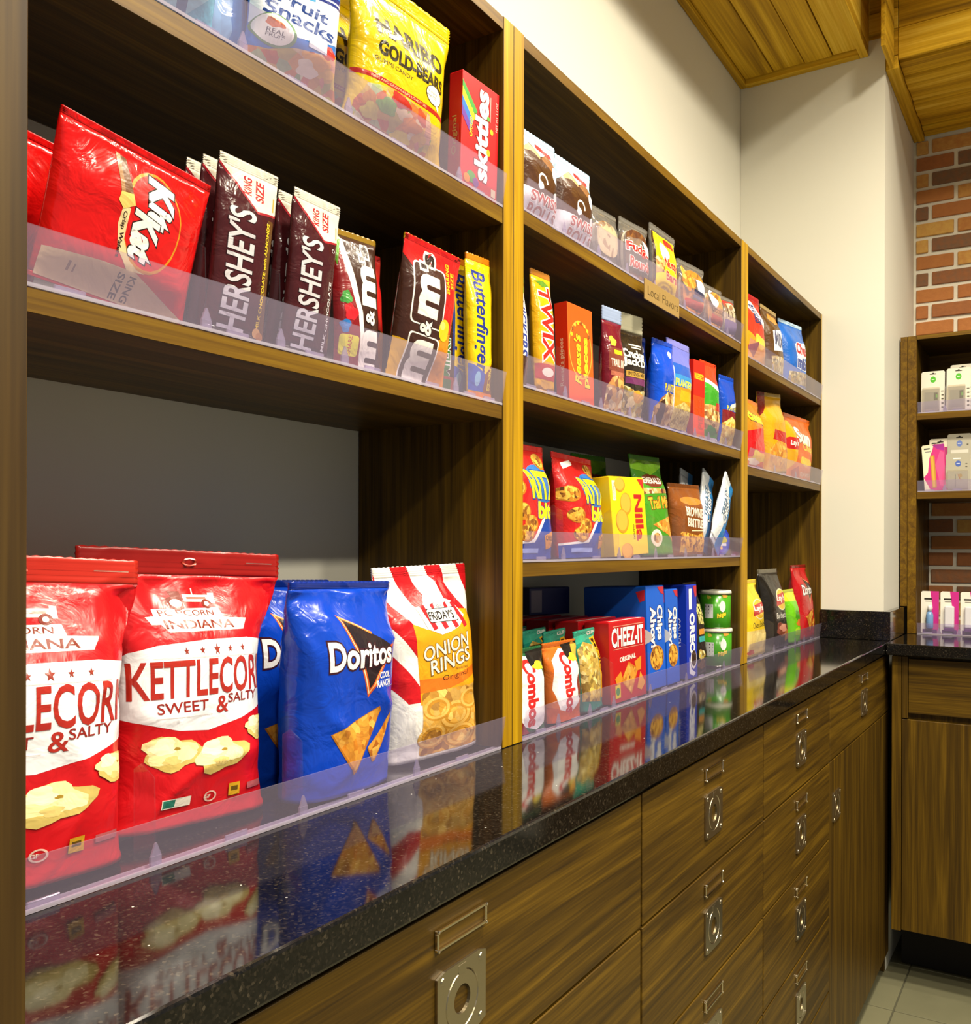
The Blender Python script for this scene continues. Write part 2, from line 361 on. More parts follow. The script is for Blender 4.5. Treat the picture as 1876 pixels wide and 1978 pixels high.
# ------------------------------------------------------------------ packages
def ssm(a, b, x):
    x = min(1, max(0, (x-a)/(b-a))); return x*x*(3-2*x)
ITEMS = {}
def pouch(name, label, cat, x, y, z, w, h, t, col, prints=(), yaw=0, lean=5, roll=0, seal=.07, bseal=.0, narrow=.10, wr=.0022, seed=1, group=None,
          seal_col=None, rough=.28, full=.75, zig=True, nx=26, ny=32, metal=0.0, mat=None, ml=.0065, topbend=0.0, bottom_col=None):
    """filled film bag: pillow-shaped pouch, crimped top seal, printing"""
    z += .45*t*abs(math.sin(R(lean)))*full + .5*w*(1-narrow)*abs(math.sin(R(roll)))*.9
    root = empty(name, (x, y+t*.5, z))
    root.matrix_world = Matrix.Translation((x, y+t*.5, z)) @ Matrix.Rotation(R(yaw), 4, 'Z') @ Matrix.Rotation(R(-lean), 4, 'X') @ Matrix.Rotation(R(roll), 4, 'Y')
    tag(root, label, cat, group)
    top = 1-seal; sv = Vector((seed*7.31, seed*3.17, seed*1.7))
    def fullness(tt):
        lo = full + (1-full)*ssm(0, .22, tt) if bseal == 0 else ssm(bseal*.7, .25+bseal, tt)**.8
        return lo * (1-ssm(top-.34, top+.005, tt))**.9
    def surf(s, tt, off, sign=-1):
        a = 2*s-1; f = fullness(tt); e = max(0.0, 1-abs(a)**3.6)**.58
        half = w/2*(1-narrow*f*(1 if tt > .02 else .9))
        xx = a*half; p = Vector((xx*11, tt*h*11, sign*.7)) + sv
        wv = noise.noise(p)*.9 + (1-2*abs(noise.noise(p*2.3+Vector((5, 2, 1)))))*.55
        edge = (.35+.65*(1-ssm(.0, .5, 1-abs(a)))) if tt < top else .35
        wave = wr*wv*edge*(1.0 if tt > .05 else .4)*(1.35 if tt > .7 else .8)
        tp = ssm(top-.34, top-.03, tt)*(1-ssm(top-.03, top+.002, tt)); bt = 1-ssm(.0, .2, tt)
        pleat = noise.noise(Vector((xx*30+sv.x, tt*2.6, sign*2+sv.y)))*(tp*1.7 + bt*.8*(.3 if bseal == 0 else 1))
        cre = (1-abs(noise.noise(Vector((xx*9+tt*h*7, tt*h*13-xx*6, sign+sv.z)))))**5
        wave += wr*(pleat*1.2 - .8*cre*min(1, e*1.5))*(1 if sign < 0 else -1)
        yy = sign*(t*.5*e*f + .0012) + wave*(1 if e*f > .02 else .6)
        if tt > top: yy += .0011*math.sin((tt-top)/seal*math.pi*11)*(1 if sign < 0 else -1)*0 + .0009*math.sin((tt-top)/seal*math.pi*9)
        yy += topbend*max(0, tt-.8)**2*25
        return Vector((xx, yy + sign*off, tt*h))
    sxs = [i/nx for i in range(nx+1)]
    tbs = ([bseal*j/5 for j in range(5)] if bseal else []) + [bseal+(top-bseal)*j/ny for j in range(ny)] + [top+(1-top)*j/10 for j in range(11)]
    GV = {}
    def gv(i, j):
        if (i, j) not in GV: GV[i, j] = surf(sxs[i], tbs[j], 0, -1)
        return GV[i, j]
    import bisect
    def P(s_, t_, off):
        s_ = min(max(s_, 0), 1); t_ = min(max(t_, 0), 1)
        i = min(nx-1, max(0, bisect.bisect_right(sxs, s_)-1)); j = min(len(tbs)-2, max(0, bisect.bisect_right(tbs, t_)-1))
        fx = (s_-sxs[i])/(sxs[i+1]-sxs[i]); fy = (t_-tbs[j])/(tbs[j+1]-tbs[j])
        A, C = gv(i, j), gv(i+1, j+1)
        if fx >= fy: B = gv(i+1, j); r_ = A + (B-A)*fx + (C-B)*fy
        else: B = gv(i, j+1); r_ = A + (C-B)*fx + (B-A)*fy
        return Vector((r_.x, r_.y-off, r_.z))
    m0 = mat or film(col, rough, metal, 0, True)
    def grid(name_, t0, t1, n, m, zz):
        bm = bmesh.new(); V = {}
        for sg in (-1, 1):
            for j in range(n+1):
                for i in range(nx+1):
                    tt = t0+(t1-t0)*j/n; c = surf(i/nx, tt, 0, sg)
                    if zz and j == n: c.z += .0005*(1 if i % 2 else -1)
                    V[sg, i, j] = bm.verts.new(c)
            for j in range(n):
                for i in range(nx):
                    q = [V[sg, i, j], V[sg, i+1, j], V[sg, i+1, j+1], V[sg, i, j+1]]
                    for tri in ((q[0], q[1], q[2]), (q[0], q[2], q[3])): bm.faces.new(tri if sg < 0 else tri[::-1]).smooth = True
        for j in range(n):
            for i in (0, nx):
                q = [V[-1, i, j], V[-1, i, j+1], V[1, i, j+1], V[1, i, j]]; bm.faces.new(q if i == 0 else q[::-1]).smooth = True
        for j in (0, n):
            for i in range(nx):
                q = [V[-1, i, j], V[1, i, j], V[1, i+1, j], V[-1, i+1, j]]; bm.faces.new(q if j == 0 else q[::-1])
        bmesh.ops.recalc_face_normals(bm, faces=bm.faces)
        return finish(name_, bm, m, root)
    grid('pouch', 0 if bseal == 0 else bseal, top, ny, m0, False)
    sm = film(seal_col, rough, metal, 0, False) if seal_col else m0
    grid('top_seal', top, 1, 10, sm, zig)
    if bseal: grid('bottom_seal', 0, bseal, 5, sm if bottom_col is None else film(bottom_col), False)
    prints = [q if q[0] != 'txt' else (q[0], q[1], .485+(q[2]-.5)*.93, q[3], q[4]*(1 if q[7].get('rot') else .93), q[5]*(.95 if q[7].get('rot') else 1), q[6], q[7]) for q in prints]
    if prints: add_print([(P, prints, w, h, ml)], root, 'printed_artwork', True, (sxs, tbs))
    ITEMS[label] = root
    return root
def carton(name, label, cat, x, y, z, w, h, d, col, front=(), left=(), topp=(), yaw=0, lean=0, roll=0, group=None, rough=.35):
    z += d*max(0, math.sin(R(lean))) + .5*w*abs(math.sin(R(roll)))
    root = empty(name, (x, y, z)); root.matrix_world = Matrix.Translation((x, y, z)) @ Matrix.Rotation(R(yaw), 4, 'Z') @ Matrix.Rotation(R(-lean), 4, 'X') @ Matrix.Rotation(R(roll), 4, 'Y')
    tag(root, label, cat, group)
    box('carton', -w/2, w/2, 0, d, 0, h, film(col, rough), root, .0012)
    # tucked end flap on top, its own lid piece
    box('end_flap', -w/2+.0015, w/2-.0015, .002, d-.002, h, h+.0006, film(col, rough), root)
    F = lambda s, t, off: Vector((-w/2+s*w, -off, t*h)); Lf = lambda s, t, off: Vector((-w/2-off, d*(1-s), t*h)); T = lambda s, t, off: Vector((-w/2+s*w, t*d, h+.0006+off))
    for nm, fc in (('front_print', (F, front, w, h, 9)), ('side_print', (Lf, left, d, h, 9)), ('top_print', (T, topp, w, d, 9))): add_print([fc], root, nm)
    ITEMS[label] = root
    return root
def dup(root, dx, dy, dz, label, group=None, skip=(), dyaw=0):
    c = root.copy(); COL.objects.link(c); c['label'] = label
    if group: c['group'] = group
    c.matrix_world = Matrix.Translation((dx, dy, dz)) @ root.matrix_world @ Matrix.Rotation(R(dyaw), 4, 'Z')
    for ch in [o for o in bpy.data.objects if o.parent == root]:
        if ch.name.split('.')[0] in skip: continue
        k = ch.copy(); COL.objects.link(k); k.parent = c
    return c

# ================================================================== THE SETTING
XW, XB = 2.8644, 3.433          # return wall face, brick wall face
YW, YB = 0.246, -0.1726         # main wall face, far side face of the return wall
CT = 0.966                      # counter top
EYE = 1.23
# main wall (behind the shelves), return wall (pier), side of the pier
struct(box('wall_left', -1.6, XW+.02, YW, YW+.1, 0, 3.04, wallpaint), 'cream painted wall above and behind the shelves')
bm = bmesh.new(); box_bm(bm, XW, XB+.1, YB, YW-.0005, .9345, 2.70); box_bm(bm, 2.9135, XB+.1, YB, YW-.0005, 0, .9345)
struct(finish('wall_end', bm, wallpaint), 'cream painted pier at the end of the shelves')
# brick wall: backing of mortar, each brick its own piece
bw = struct(box('wall_brick', XB+.006, XB+.12, -2.2, YB+.06, 0, 2.80, mortarm), 'red brick wall with pale mortar joints')
BL_, BH_, MJ = .156, .0430, .0125
def brick_mesh(L):
    b_ = bmesh.new(); box_bm(b_, 0, .02, -L/2, L/2, 0, BH_, 0, .0022); me = bpy.data.meshes.new('brick'); b_.to_mesh(me); b_.free(); me.materials.append(brickm); return me
ME_BR = {L: brick_mesh(L) for L in (BL_, .036, .1135)}
rnd = random.Random(4)
row = 0; zz = 2.602 - BH_ + .001
while zz > CT-.06:
    yy = YB - .0085; k = 0
    while yy > -.84:
        L = BL_ if k else (.036, .1135)[row % 2]
        o = link('brick', ME_BR[L], bw)
        o.location = (XB - .001 + rnd.uniform(-.0022, .0022), yy - L/2, zz + rnd.uniform(-.0010, .0010)); o.rotation_euler = (rnd.uniform(-.008, .008), 0, rnd.uniform(-.006, .006))
        yy -= L + MJ; k += 1
    zz -= BH_+MJ; row += 1
# floor: grout bed with single tiles
fl = struct(box('floor', -1.6, XB+.1, -2.6, YW, -.05, -.003, groutm), 'grey stone floor tiles with dark grout')
bm = bmesh.new(); box_bm(bm, -.152, .152, -.152, .152, -.012, .0, 0, .0012); me_t = bpy.data.meshes.new('floor_tile'); bm.to_mesh(me_t); bm.free(); me_t.materials.append(tilem)
for i in range(-14, 3):
    for j in range(-7, 3):
        cx_, cy_ = 2.975+.154+i*.308, -.230-.154+j*.308
        if cy_ > .2 or cx_ > XB+.05: continue
        if cx_ < 1.0 and j > 0: continue
        o = link('floor_tile', me_t, fl); o.location = (cx_, cy_, 0)
# lowered plank soffit along the main wall
SZ = 2.667
sf = struct(box('ceiling', -1.6, XW, -.105, YW, SZ+.014, SZ+.05, plankm['x']), 'lowered ceiling of weathered golden planks')
ys = [YW-.022, .137, .045, -.035, -.104]
xs0 = [(-1.6, .35, 1.62, XW-.03), (-1.6, 1.05, 2.05, XW-.03), (-1.6, .7, 1.9, XW-.03), (-1.6, .2, 1.4, XW-.03)]
for i in range(4):
    for a, b in zip(xs0[i][:-1], xs0[i][1:]):
        box('ceiling_plank', a+.001, b-.001, ys[i+1]+.0015, ys[i]-.0015, SZ+.002+.002*(i % 2), SZ+.016, plankm['x'], sf, .0015)
box('ceiling_trim', -1.6, XW-.001, YW-.022, YW-.0008, SZ-.010, SZ+.016, plankm['x'], sf, .001)
box('ceiling_trim', -1.6, XW-.001, -.128, -.105, SZ-.012, SZ+.016, plankm['x'], sf, .001)
box('ceiling_trim', XW-.026, XW-.001, -.104, YW-.022, SZ-.012, SZ+.016, plankm['y'], sf, .001)
sd = struct(box('trim_1', -1.6, XW-.0005, -.128, -.1055, SZ+.0165, 3.04, plankm['x']), 'golden plank fascia of the lowered ceiling')
# bulkhead boards above the recess, horizontal boards on the plane of the pier face
bh = struct(box('wall_bulkhead', XW+.0145, XW+.05, -2.2, -.104, 2.7015, 3.04, plankm['y']), 'bulkhead clad with weathered golden boards')
for i, (a, b) in enumerate([(2.628, 2.716), (2.718, 2.800), (2.802, 2.885), (2.887, 2.96), (2.962, 3.035)]):
    for q, (c, d) in enumerate([(-.60+.1*i % .2, -.2065), (-1.3, -.60+.1*i % .2-.002), (-2.2, -1.302)]):
        if c < d: box('bulkhead_board', XW+.002+.003*(i % 2), XW+.014, c, d, a, b, plankm['y'], bh, .0015)
box('bulkhead_board', XW+.002, XW+.0142, -.206, -.1745, 2.6405, 2.716, plankm['y'], bh)
for i, (a, b) in enumerate([(2.703, 2.775), (2.777, 2.86), (2.862, 2.95), (2.952, 3.035)]):
    box('bulkhead_board', XW+.001+.003*(i % 2), XW+.014, -.2055, -.1285, a if i else 2.7175, b, plankm['y'], bh, .001)
struct(box('trim_2', 2.720, XW, -.196, -.184, 2.604, 3.03, plankm['x'], None, .0015), 'short golden plank bracket at the pier corner')
# recess ceiling above the far cabinet: planks running across, ledger board along the pier
rc = struct(box('ceiling_recess', XW+.016, XB, -2.2, -.2065, 2.640, 2.70, plankm['y']), 'plank ceiling of the recess by the brick wall')
xp = [XW+.02, 2.972, 3.06, 3.15, 3.262, 3.35, XB-.002]
for i in range(6):
    for c, d in ((-.9, -.2075), (-2.2, -.902)):
        box('ceiling_plank', xp[i]+.001, xp[i+1]-.001, c, d, 2.622-.006*(i % 2), 2.641, plankm['y'], rc, .002)
box('ledger_board', XW+.003, XB-.002, -.206, YB-.0005, 2.603, 2.64, plankm['x'], rc, .0015)
# high room ceiling with recessed downlights (outside the picture)
hc = struct(box('ceiling_high', -1.6, XW+.05, -2.6, -.128, CEIL_Z, CEIL_Z+.05, plankm['x']), 'high plank ceiling over the shop floor')
lensm, nt_, b_ = newmat('downlight_lens'); b_.inputs['Emission Color'].default_value = (*LAMP_WARM, 1); b_.inputs['Emission Strength'].default_value = 18; b_.inputs['Base Color'].default_value = (.9, .85, .7, 1)
for i, (lx, ly, pw) in enumerate(DOWNLIGHTS):
    root = empty('downlight', (lx, ly, CEIL_Z)); tag(root, 'recessed round downlight in the high ceiling, ' + ['left of the tall brown end panel', 'in front of the unit with the chocolate bars', 'in front of the unit with the hanging sign', 'nearest the white pier', 'farther into the room, toward the popcorn end', 'farther into the room, toward the brick wall'][i], 'light', 'recessed downlights in the high ceiling')
    bm = bmesh.new()
    n = 24
    for r0, r1, z0, z1 in ((.085, .066, -.002, -.006), (.066, .060, -.006, -.001)):
        A = [bm.verts.new((r0*math.cos(2*math.pi*q/n), r0*math.sin(2*math.pi*q/n), z0)) for q in range(n)]; B = [bm.verts.new((r1*math.cos(2*math.pi*q/n), r1*math.sin(2*math.pi*q/n), z1)) for q in range(n)]
        for q in range(n): bm.faces.new((A[q], A[(q+1) % n], B[(q+1) % n], B[q]))
    finish('trim_ring', bm, chrome, root, True)
    bm = bmesh.new(); bmesh.ops.create_circle(bm, cap_ends=True, radius=.060, segments=24, matrix=Matrix.Translation((0, 0, -.003))); finish('lens', bm, lensm, root)
    ld = bpy.data.lights.new('downlight_lamp', 'AREA'); ld.shape = 'DISK'; ld.size = .2; ld.energy = pw; ld.color = LAMP_WARM; ld.spread = R(150)
    lo = bpy.data.objects.new('downlight_lamp', ld); COL.objects.link(lo); lo.parent = root; lo.location = (0, 0, -.012)

# ================================================================== FURNITURE
XL, XA, XA2, XBB, XC, XCM, XC2, XD = .265, 1.0374, 1.0629, 1.0905, 2.0684, 2.0940, 2.1195, 2.8518
YBK = YW-.0015
def bookcase(label, x0, xi0, xi1, x1, shelves, top=1.9251, topi=1.9074, z0=CT+.0005, left_front=0.0):
    root = empty('shelf_unit', ((x0+x1)/2, .12, z0)); tag(root, label, 'shelving', 'built-in shelf units on the counter')
    bx = lambda n, a, b, c, d, e, f, g: edge_panel(n, a-root.location.x, b-root.location.x, c-.12, d-.12, e-z0, f-z0, g, root)
    bx('side_panel', x0, xi0, 0, YBK, z0, top, 'z'); bx('side_panel', xi1, x1, 0, YBK, z0, top, 'z')
    bx('top_panel', xi0+.0002, xi1-.0002, 0.0008, YBK, topi, top-.0004, 'x')
    for (zb, zt) in shelves: bx('shelf', xi0+.0002, xi1-.0002, .0012, YBK, zb, zt, 'x')
    return root
bookcase('dark walnut shelf unit nearest the camera, holding popcorn and large chocolate bars', .2405, XL, XA, XA2-.0004, [(1.6534, 1.6743), (1.3973, 1.4156)])
bookcase('widest walnut shelf unit, in the middle, with the hanging shelf sign', XA2+.0004, XBB, XC, XCM-.0002, [(1.6694, 1.6885), (1.4290, 1.4479), (1.1896, 1.2093)])
bookcase('far narrow walnut shelf unit next to the white pier', XCM+.0002, XC2, XD, XW-.0015, [(1.6522, 1.6688), (1.3986, 1.4174)])
e = edge_panel('end_panel', .2410, .2646, -.196, -.0008, 0, 2.62, 'z', None); e.data.materials[1] = wood('end_panel_edge', 'z', [(.30, '#2c1d06'), (.46, '#3a280a'), (.60, '#48340f'), (.75, '#574218')], rough=.5); tag(e, 'tall brown end panel at the left edge of the picture', 'panel')

# worktops
tag(box('worktop', .2650, XW-.001, -.1915, YBK-.0, .934, CT, quartzm, None, .003), 'long glossy black speckled worktop under the snack shelves', 'worktop')
tag(box('worktop', 2.772, XB-.006, -1.9, -.1935, .934, CT, quartzm, None, .003), 'short black speckled worktop in front of the brick wall', 'worktop')
tag(box('backsplash', XW-.021, XW-.001, -.1735, -.0008, CT+.0005, 1.049, quartzm, None, .001), 'black stone upstand on the pier beside the end of the snack shelves', 'backsplash')
tag(box('backsplash', XW-.021, 3.150, -.1930, -.1740, CT+.0005, 1.049, quartzm, None, .001), 'black stone upstand on the far side of the pier toward the pink packs', 'backsplash')

# hardware
def label_frame_mesh():
    bm = bmesh.new(); w_, h_, t_, d_ = .077, .0185, .0028, .0035
    for a, b, c, d in ((-w_/2, w_/2, h_-t_, h_), (-w_/2, w_/2, 0, t_), (-w_/2, -w_/2+t_, t_, h_-t_), (w_/2-t_, w_/2, t_, h_-t_)): box_bm(bm, a, b, -d_, 0, c, d, 0, .0006)
    for sx in (-1, 1):
        for z_ in (.0012, h_-.0012): bmesh.ops.create_uvsphere(bm, u_segments=8, v_segments=5, radius=.0016, matrix=Matrix.Translation((sx*(w_/2-.0014), -d_, z_)))
    box_bm(bm, -w_/2+t_, w_/2-t_, -.0008, 0, t_, h_-t_, 1)
    me = bpy.data.meshes.new('label_holder'); bm.to_mesh(me); bm.free(); me.materials.append(chrome); me.materials.append(walnut['x']); return me
def pull_mesh(vertical=False):
    w_, h_ = (.075, .066); bm = bmesh.new(); n = 28; r1, r2, r3 = .0255, .0243, .0125
    # plate with round opening
    yv = -.0025
    def ringv(r, y, cx=0, cz=h_/2): return [bm.verts.new((cx+r*math.cos(2*math.pi*q/n), y, cz+r*math.sin(2*math.pi*q/n))) for q in range(n)]
    out = []
    for q in range(n):
        a = 2*math.pi*q/n; c, s = math.cos(a), math.sin(a); k = min(w_/2/max(abs(c), 1e-6), h_/2/max(abs(s), 1e-6)); out.append(bm.verts.new((c*k, yv, h_/2+s*k)))
    o2 = [bm.verts.new((v.co.x, 0, v.co.z)) for v in out]
    ra = ringv(r1, yv); rb = ringv(r1-.0008, yv+.0012); rc_ = ringv(r2, yv+.0012); rd = ringv(r2-.0008, yv); re_ = ringv(r3, yv+.0002); 
    def br(A, B, mi=0):
        for q in range(n): f = bm.faces.new((A[q], B[q], B[(q+1) % n], A[(q+1) % n])); f.material_index = mi; f.smooth = False
    br(out, ra); br(o2, out); br(ra, rb); br(rb, rc_, 1); br(rc_, rd); br(rd, re_)
    cup = [re_]
    for (r, y) in ((r3-.001, .001), (r3*.8, .006), (r3*.45, .0085)): cup.append(ringv(r, y))
    for A, B in zip(cup[:-1], cup[1:]): br(A, B, 2)
    f = bm.faces.new(cup[-1][::-1]); f.material_index = 2
    box_bm(bm, -.006, .006, yv-.0002, yv+.0005, h_/2+.022, h_/2+.0305, 0, .0002)
    for sx in (-1, 1):
        for sz in (-1, 1):
            mt = Matrix.Translation((sx*(w_/2-.008), yv-.0004, h_/2+sz*(h_/2-.007))) @ Matrix.Rotation(R(90), 4, 'X')
            bmesh.ops.create_cone(bm, cap_ends=True, segments=12, radius1=.0036, radius2=.0028, depth=.0012, matrix=mt)
    bmesh.ops.recalc_face_normals(bm, faces=bm.faces)
    me = bpy.data.meshes.new('flush_pull'); bm.to_mesh(me); bm.free(); me.materials.append(steel); me.materials.append(darkm); me.materials.append(metal('finger_cup', '#6a604c', .42)); return me
ME_LABEL, ME_PULL = label_frame_mesh(), pull_mesh()
YC = -.183
def front_mesh(name, w_, h_, grain, d_=.018):
    bm = bmesh.new(); box_bm(bm, -w_/2, w_/2, 0, d_, 0, h_, 0, .0009); me = bpy.data.meshes.new(name); bm.to_mesh(me); bm.free()
    me.materials.append(walnut[grain]); return me
def hardware(parent, z_lab, z_pull, xoff=0, label=True):
    if label: o = link('label_holder', ME_LABEL, parent); o.location = (xoff, -.0002, z_lab)
    o = link('flush_pull', ME_PULL, parent); o.location = (xoff, -.0002, z_pull); o['label'] = 'square satin nickel flush pull with finger hole'
TOPZ, PIT, G = .927, .1665, .0016
def drawer_cab(label, x0, x1, n, door=False):
    root = empty('drawer_cabinet' if not door else 'base_cabinet', ((x0+x1)/2, YC, 0)); tag(root, label, 'cabinet', 'base cabinets under the long worktop')
    hw = (x1-x0)/2
    box('body', -hw+.0006, hw-.0006, .0225, YBK-YC-.002, .075, .9335, walnut['z'], root)
    box('toe_kick', -hw+.0006, hw-.0006, .075, .09, .001, .075, darkm, root)
    w_ = x1-x0-G*2
    mes = front_mesh('drawer', w_, PIT-.0035, 'x')
    for i in range(n):
        zt = TOPZ-PIT*i; zb = zt-PIT+.0035
        d = link('drawer', mes, root); d.location = (0, 0, zb)
        hardware(d, PIT-.0035-.034, PIT-.0035-.120)
    if door:
        zt = TOPZ-PIT*n; d = link('door', front_mesh('door', w_, zt-.066, 'z'), root); d.location = (0, 0, .066)
        hardware(d, 0, zt-.066-.139, -w_/2+.062, False)
    return root
drawer_cab('walnut drawer cabinet nearest the camera, its top drawer pull largest in view', .267, 1.0666, 5)
drawer_cab('walnut drawer cabinet second from the camera, below the twisted pretzel snacks and cracker boxes', 1.0690, 1.6005, 5)
drawer_cab('narrow-looking walnut stack of drawers between the wider drawers and the tall door', 1.6025, 2.1145, 5)
drawer_cab('walnut base cabinet with one drawer above a tall door, at the far corner', 2.1165, 2.8930, 1, True)
e = box('end_panel', 2.8945, 2.912, YC+.012, -.04, .001, .9335, walnut['z'], None, .001); tag(e, 'narrow walnut panel closing the far end of the long cabinets, reaching the floor', 'panel')

# far cabinet in front of the brick wall
root = empty('base_cabinet', (2.80, -.75, 0)); tag(root, 'walnut base cabinet with drawer and door facing the camera by the brick wall', 'cabinet')
def far(name, y0, y1, z0, z1, g, x0=0, x1=.018): 
    bm = bmesh.new(); box_bm(bm, x0, x1, y0+.75, y1+.75, z0, z1, 0, .0009); return finish(name, bm, walnut[g], root)
far('body', -1.30, -.2035, .168, .9335, 'z', .0205, .60)
far('toe_kick', -1.30, -.2035, .001, .1675, 'y', .19, .21).data.materials[0] = darkm
far('stile', -.2285, -.2040, .165, .930, 'z')
dr = far('drawer', -.82, -.2465, .7725, .924, 'y', .003, .0185); far('drawer_frame', -.2455, -.2300, .7580, .930, 'z', 0, .0185)
far('door', -.82, -.2300, .1690, .7550, 'z'); far('door', -1.30, -.8220, .1690, .7550, 'z'); far('drawer', -1.30, -.8220, .7725, .924, 'y', .003, .0185)
# far wall shelf unit
XF = 3.128
root = empty('shelf_unit', (XF, -.7, CT)); tag(root, 'walnut shelf unit standing against the brick wall, holding toiletries', 'shelving')
def fu(name, y0, y1, z0, z1, g, x0=0.0, x1=XB-XF-.007): return edge_panel(name, x0, x1, y0+.7, y1+.7, z0-CT, z1-CT, g, root, '-x')
e1 = fu('side_panel', -.223, -.1975, CT+.0005, 1.886, 'z'); e2 = fu('filler_strip', -.197, -.177, 1.0505, 1.886, 'z', .0, .03); fu('side_panel', -1.25, -1.225, CT+.0005, 1.886, 'z')
for q in (e1, e2): q.data.materials[1] = edgew['x']
fu('top_panel', -1.2248, -.2232, 1.8735, 1.886, 'y'); fu('shelf', -1.2248, -.2232, 1.6260, 1.6455, 'y', .001); fu('shelf', -1.2248, -.2232, 1.3820, 1.4035, 'y', .001)
fu('back_panel', -1.2248, -.2232, 1.3820+.022, 1.8733, 'y', XB-XF-.0125, XB-XF-.008)

# ================================================================== CLEAR TRAYS WITH DIVIDERS
def tray(label, x0, x1, z, divs, clips, lh=.043, axis='x', at=0.0, depth=.032):
    """front lip (leaning outward), channel, dividers and tabs. axis 'x': runs along x with the lip toward -y; 'y': runs along y with the lip toward -x"""
    L = x1-x0
    root = empty('acrylic_tray', ((x0+x1)/2, at, z) if axis == 'x' else (at, (x0+x1)/2, z)); root.rotation_euler = (0, 0, 0 if axis == 'x' else R(-90)); tag(root, label, 'shelf tray', 'clear acrylic shelf trays')
    bm = bmesh.new(); pts = [(.001, .0018), (.003, .0018), (-.0045, lh), (-.0062, lh)]
    prism(bm, pts, 'x', -L/2+.001, L/2-.001); bmesh.ops.recalc_face_normals(bm, faces=bm.faces); finish('front_lip', bm, lipm, root)
    bm = bmesh.new(); box_bm(bm, -L/2+.001, L/2-.001, .0005, .014, .0003, .0018); box_bm(bm, -L/2+.001, L/2-.001, .0005, .0025, .0018, .0034); finish('channel', bm, railm, root)
    for d in divs:
        s = (d-(x0+x1)/2) if axis == 'x' else -(d-(x0+x1)/2)
        bm = bmesh.new(); pts = [(.004, .0032), (depth, .0032), (depth, .078), (.022, .084), (.006, .074)]
        prism(bm, pts, 'x', s-.0006, s+.0006); bmesh.ops.recalc_face_normals(bm, faces=bm.faces); dv = finish('divider', bm, divm, root)
        bm = bmesh.new(); box_bm(bm, s-.0055, s+.0055, .0032, .006, .0019, .011, 0, .0005); prism(bm, [(s-.005, .011), (s+.005, .011), (s+.0008, .021), (s-.0008, .021)], 'y', .0035, .0052); bmesh.ops.recalc_face_normals(bm, faces=bm.faces); finish('divider_foot', bm, railm, dv)
    for c in clips:
        s = (c-(x0+x1)/2) if axis == 'x' else -(c-(x0+x1)/2)
        bm = bmesh.new(); box_bm(bm, s-.013, s+.013, .0035, .006, .0019, .0075, 0, .0006); finish('tab', bm, railm, root)
    return root

# ================================================================== GOODS
Z11, Z12, Z21, Z22, Z23, Z31, Z32 = 1.6743, 1.4156, 1.6885, 1.4479, 1.2093, 1.6688, 1.4174
D_ = .0024
T = lambda *a, **k: ('txt',) + a + (k,)

# ---- trays
tray('clear tray on the near top shelf, in front of the gummy sweets', XL, XA, Z11, [.590, .735, .940], [.55, .66, .82, .985])
tray('clear tray on the near middle shelf, in front of the chocolate bars', XL, XA, Z12, [.549, .6385, .730, .9335], [.42, .585, .685, .775, .885, .965, 1.01])
tray('clear tray on the worktop in front of the popcorn and corn chips', XL, XA, CT, [.498, .6705, .856], [.40, .585, .75, .95])
tray('clear tray on the top middle shelf, in front of the small cakes', XBB, XC, Z21, [1.218, 1.336, 1.446, 1.568, 1.720, 1.868, 1.984], [1.15, 1.27, 1.37, 1.48, 1.61, 1.77, 1.91, 2.02])
tray('clear tray on the middle shelf, in front of the trail mixes and nuts', XBB, XC, Z22, [1.222, 1.345, 1.459, 1.570, 1.780, 1.862, 1.974], [1.12, 1.18, 1.29, 1.42, 1.5, 1.63, 1.72, 1.82, 1.92, 2.03])
tray('clear tray on the lower middle shelf, in front of the crackers and wafers', XBB, XC, Z23, [1.2175, 1.4165, 1.576, 1.729, 1.892], [1.15, 1.33, 1.49, 1.65, 1.81, 1.95, 2.03])
tray('clear tray on the worktop in front of the cracker and cookie boxes', XBB, XC, CT, [1.203, 1.308, 1.397, 1.553, 1.735, 1.965], [1.15, 1.26, 1.36, 1.48, 1.62, 1.7, 1.82, 1.93])
tray('clear tray on the top far shelf, in front of the blue snack mix', XC2, XD, Z31, [2.345, 2.515], [2.22, 2.43, 2.63, 2.76])
tray('clear tray on the lower far shelf, in front of the orange chip bags', XC2, XD, Z32, [2.365, 2.5750], [2.22, 2.46, 2.68, 2.77])
tray('clear tray on the worktop at the far end, in front of the potato chips', XC2, XD, CT, [2.3640, 2.5740, 2.6740], [2.24, 2.47, 2.62, 2.76])
tray('clear tray on the upper shelf against the bricks, below the white boxed packs', -1.2, -.225, 1.6455, [-.301], [-.26, -.335], .035, 'y', XF+.001)
tray('clear tray on the lower shelf against the bricks, below the pink comb pack', -1.2, -.225, 1.4035, [-.301], [-.26, -.335], .035, 'y', XF+.001)
tray('clear tray on the short worktop, in front of the pink hanging packs', -1.2, -.225, CT, [-.286, -.341], [-.255, -.31], .035, 'y', XF+.001)

def squash(p, k):
    o = []
    for q in p:
        q = list(q)
        if q[0] == 'poly': q[1] = [(a, b*k) for a, b in q[1]]
        elif q[0] == 'rect': q[2] *= k; q[4] *= k
        elif q[0] == 'txt': q[3] *= k; q[5] *= k
        else: q[2] *= k; q[4] *= k
        o.append(tuple(q))
    return o
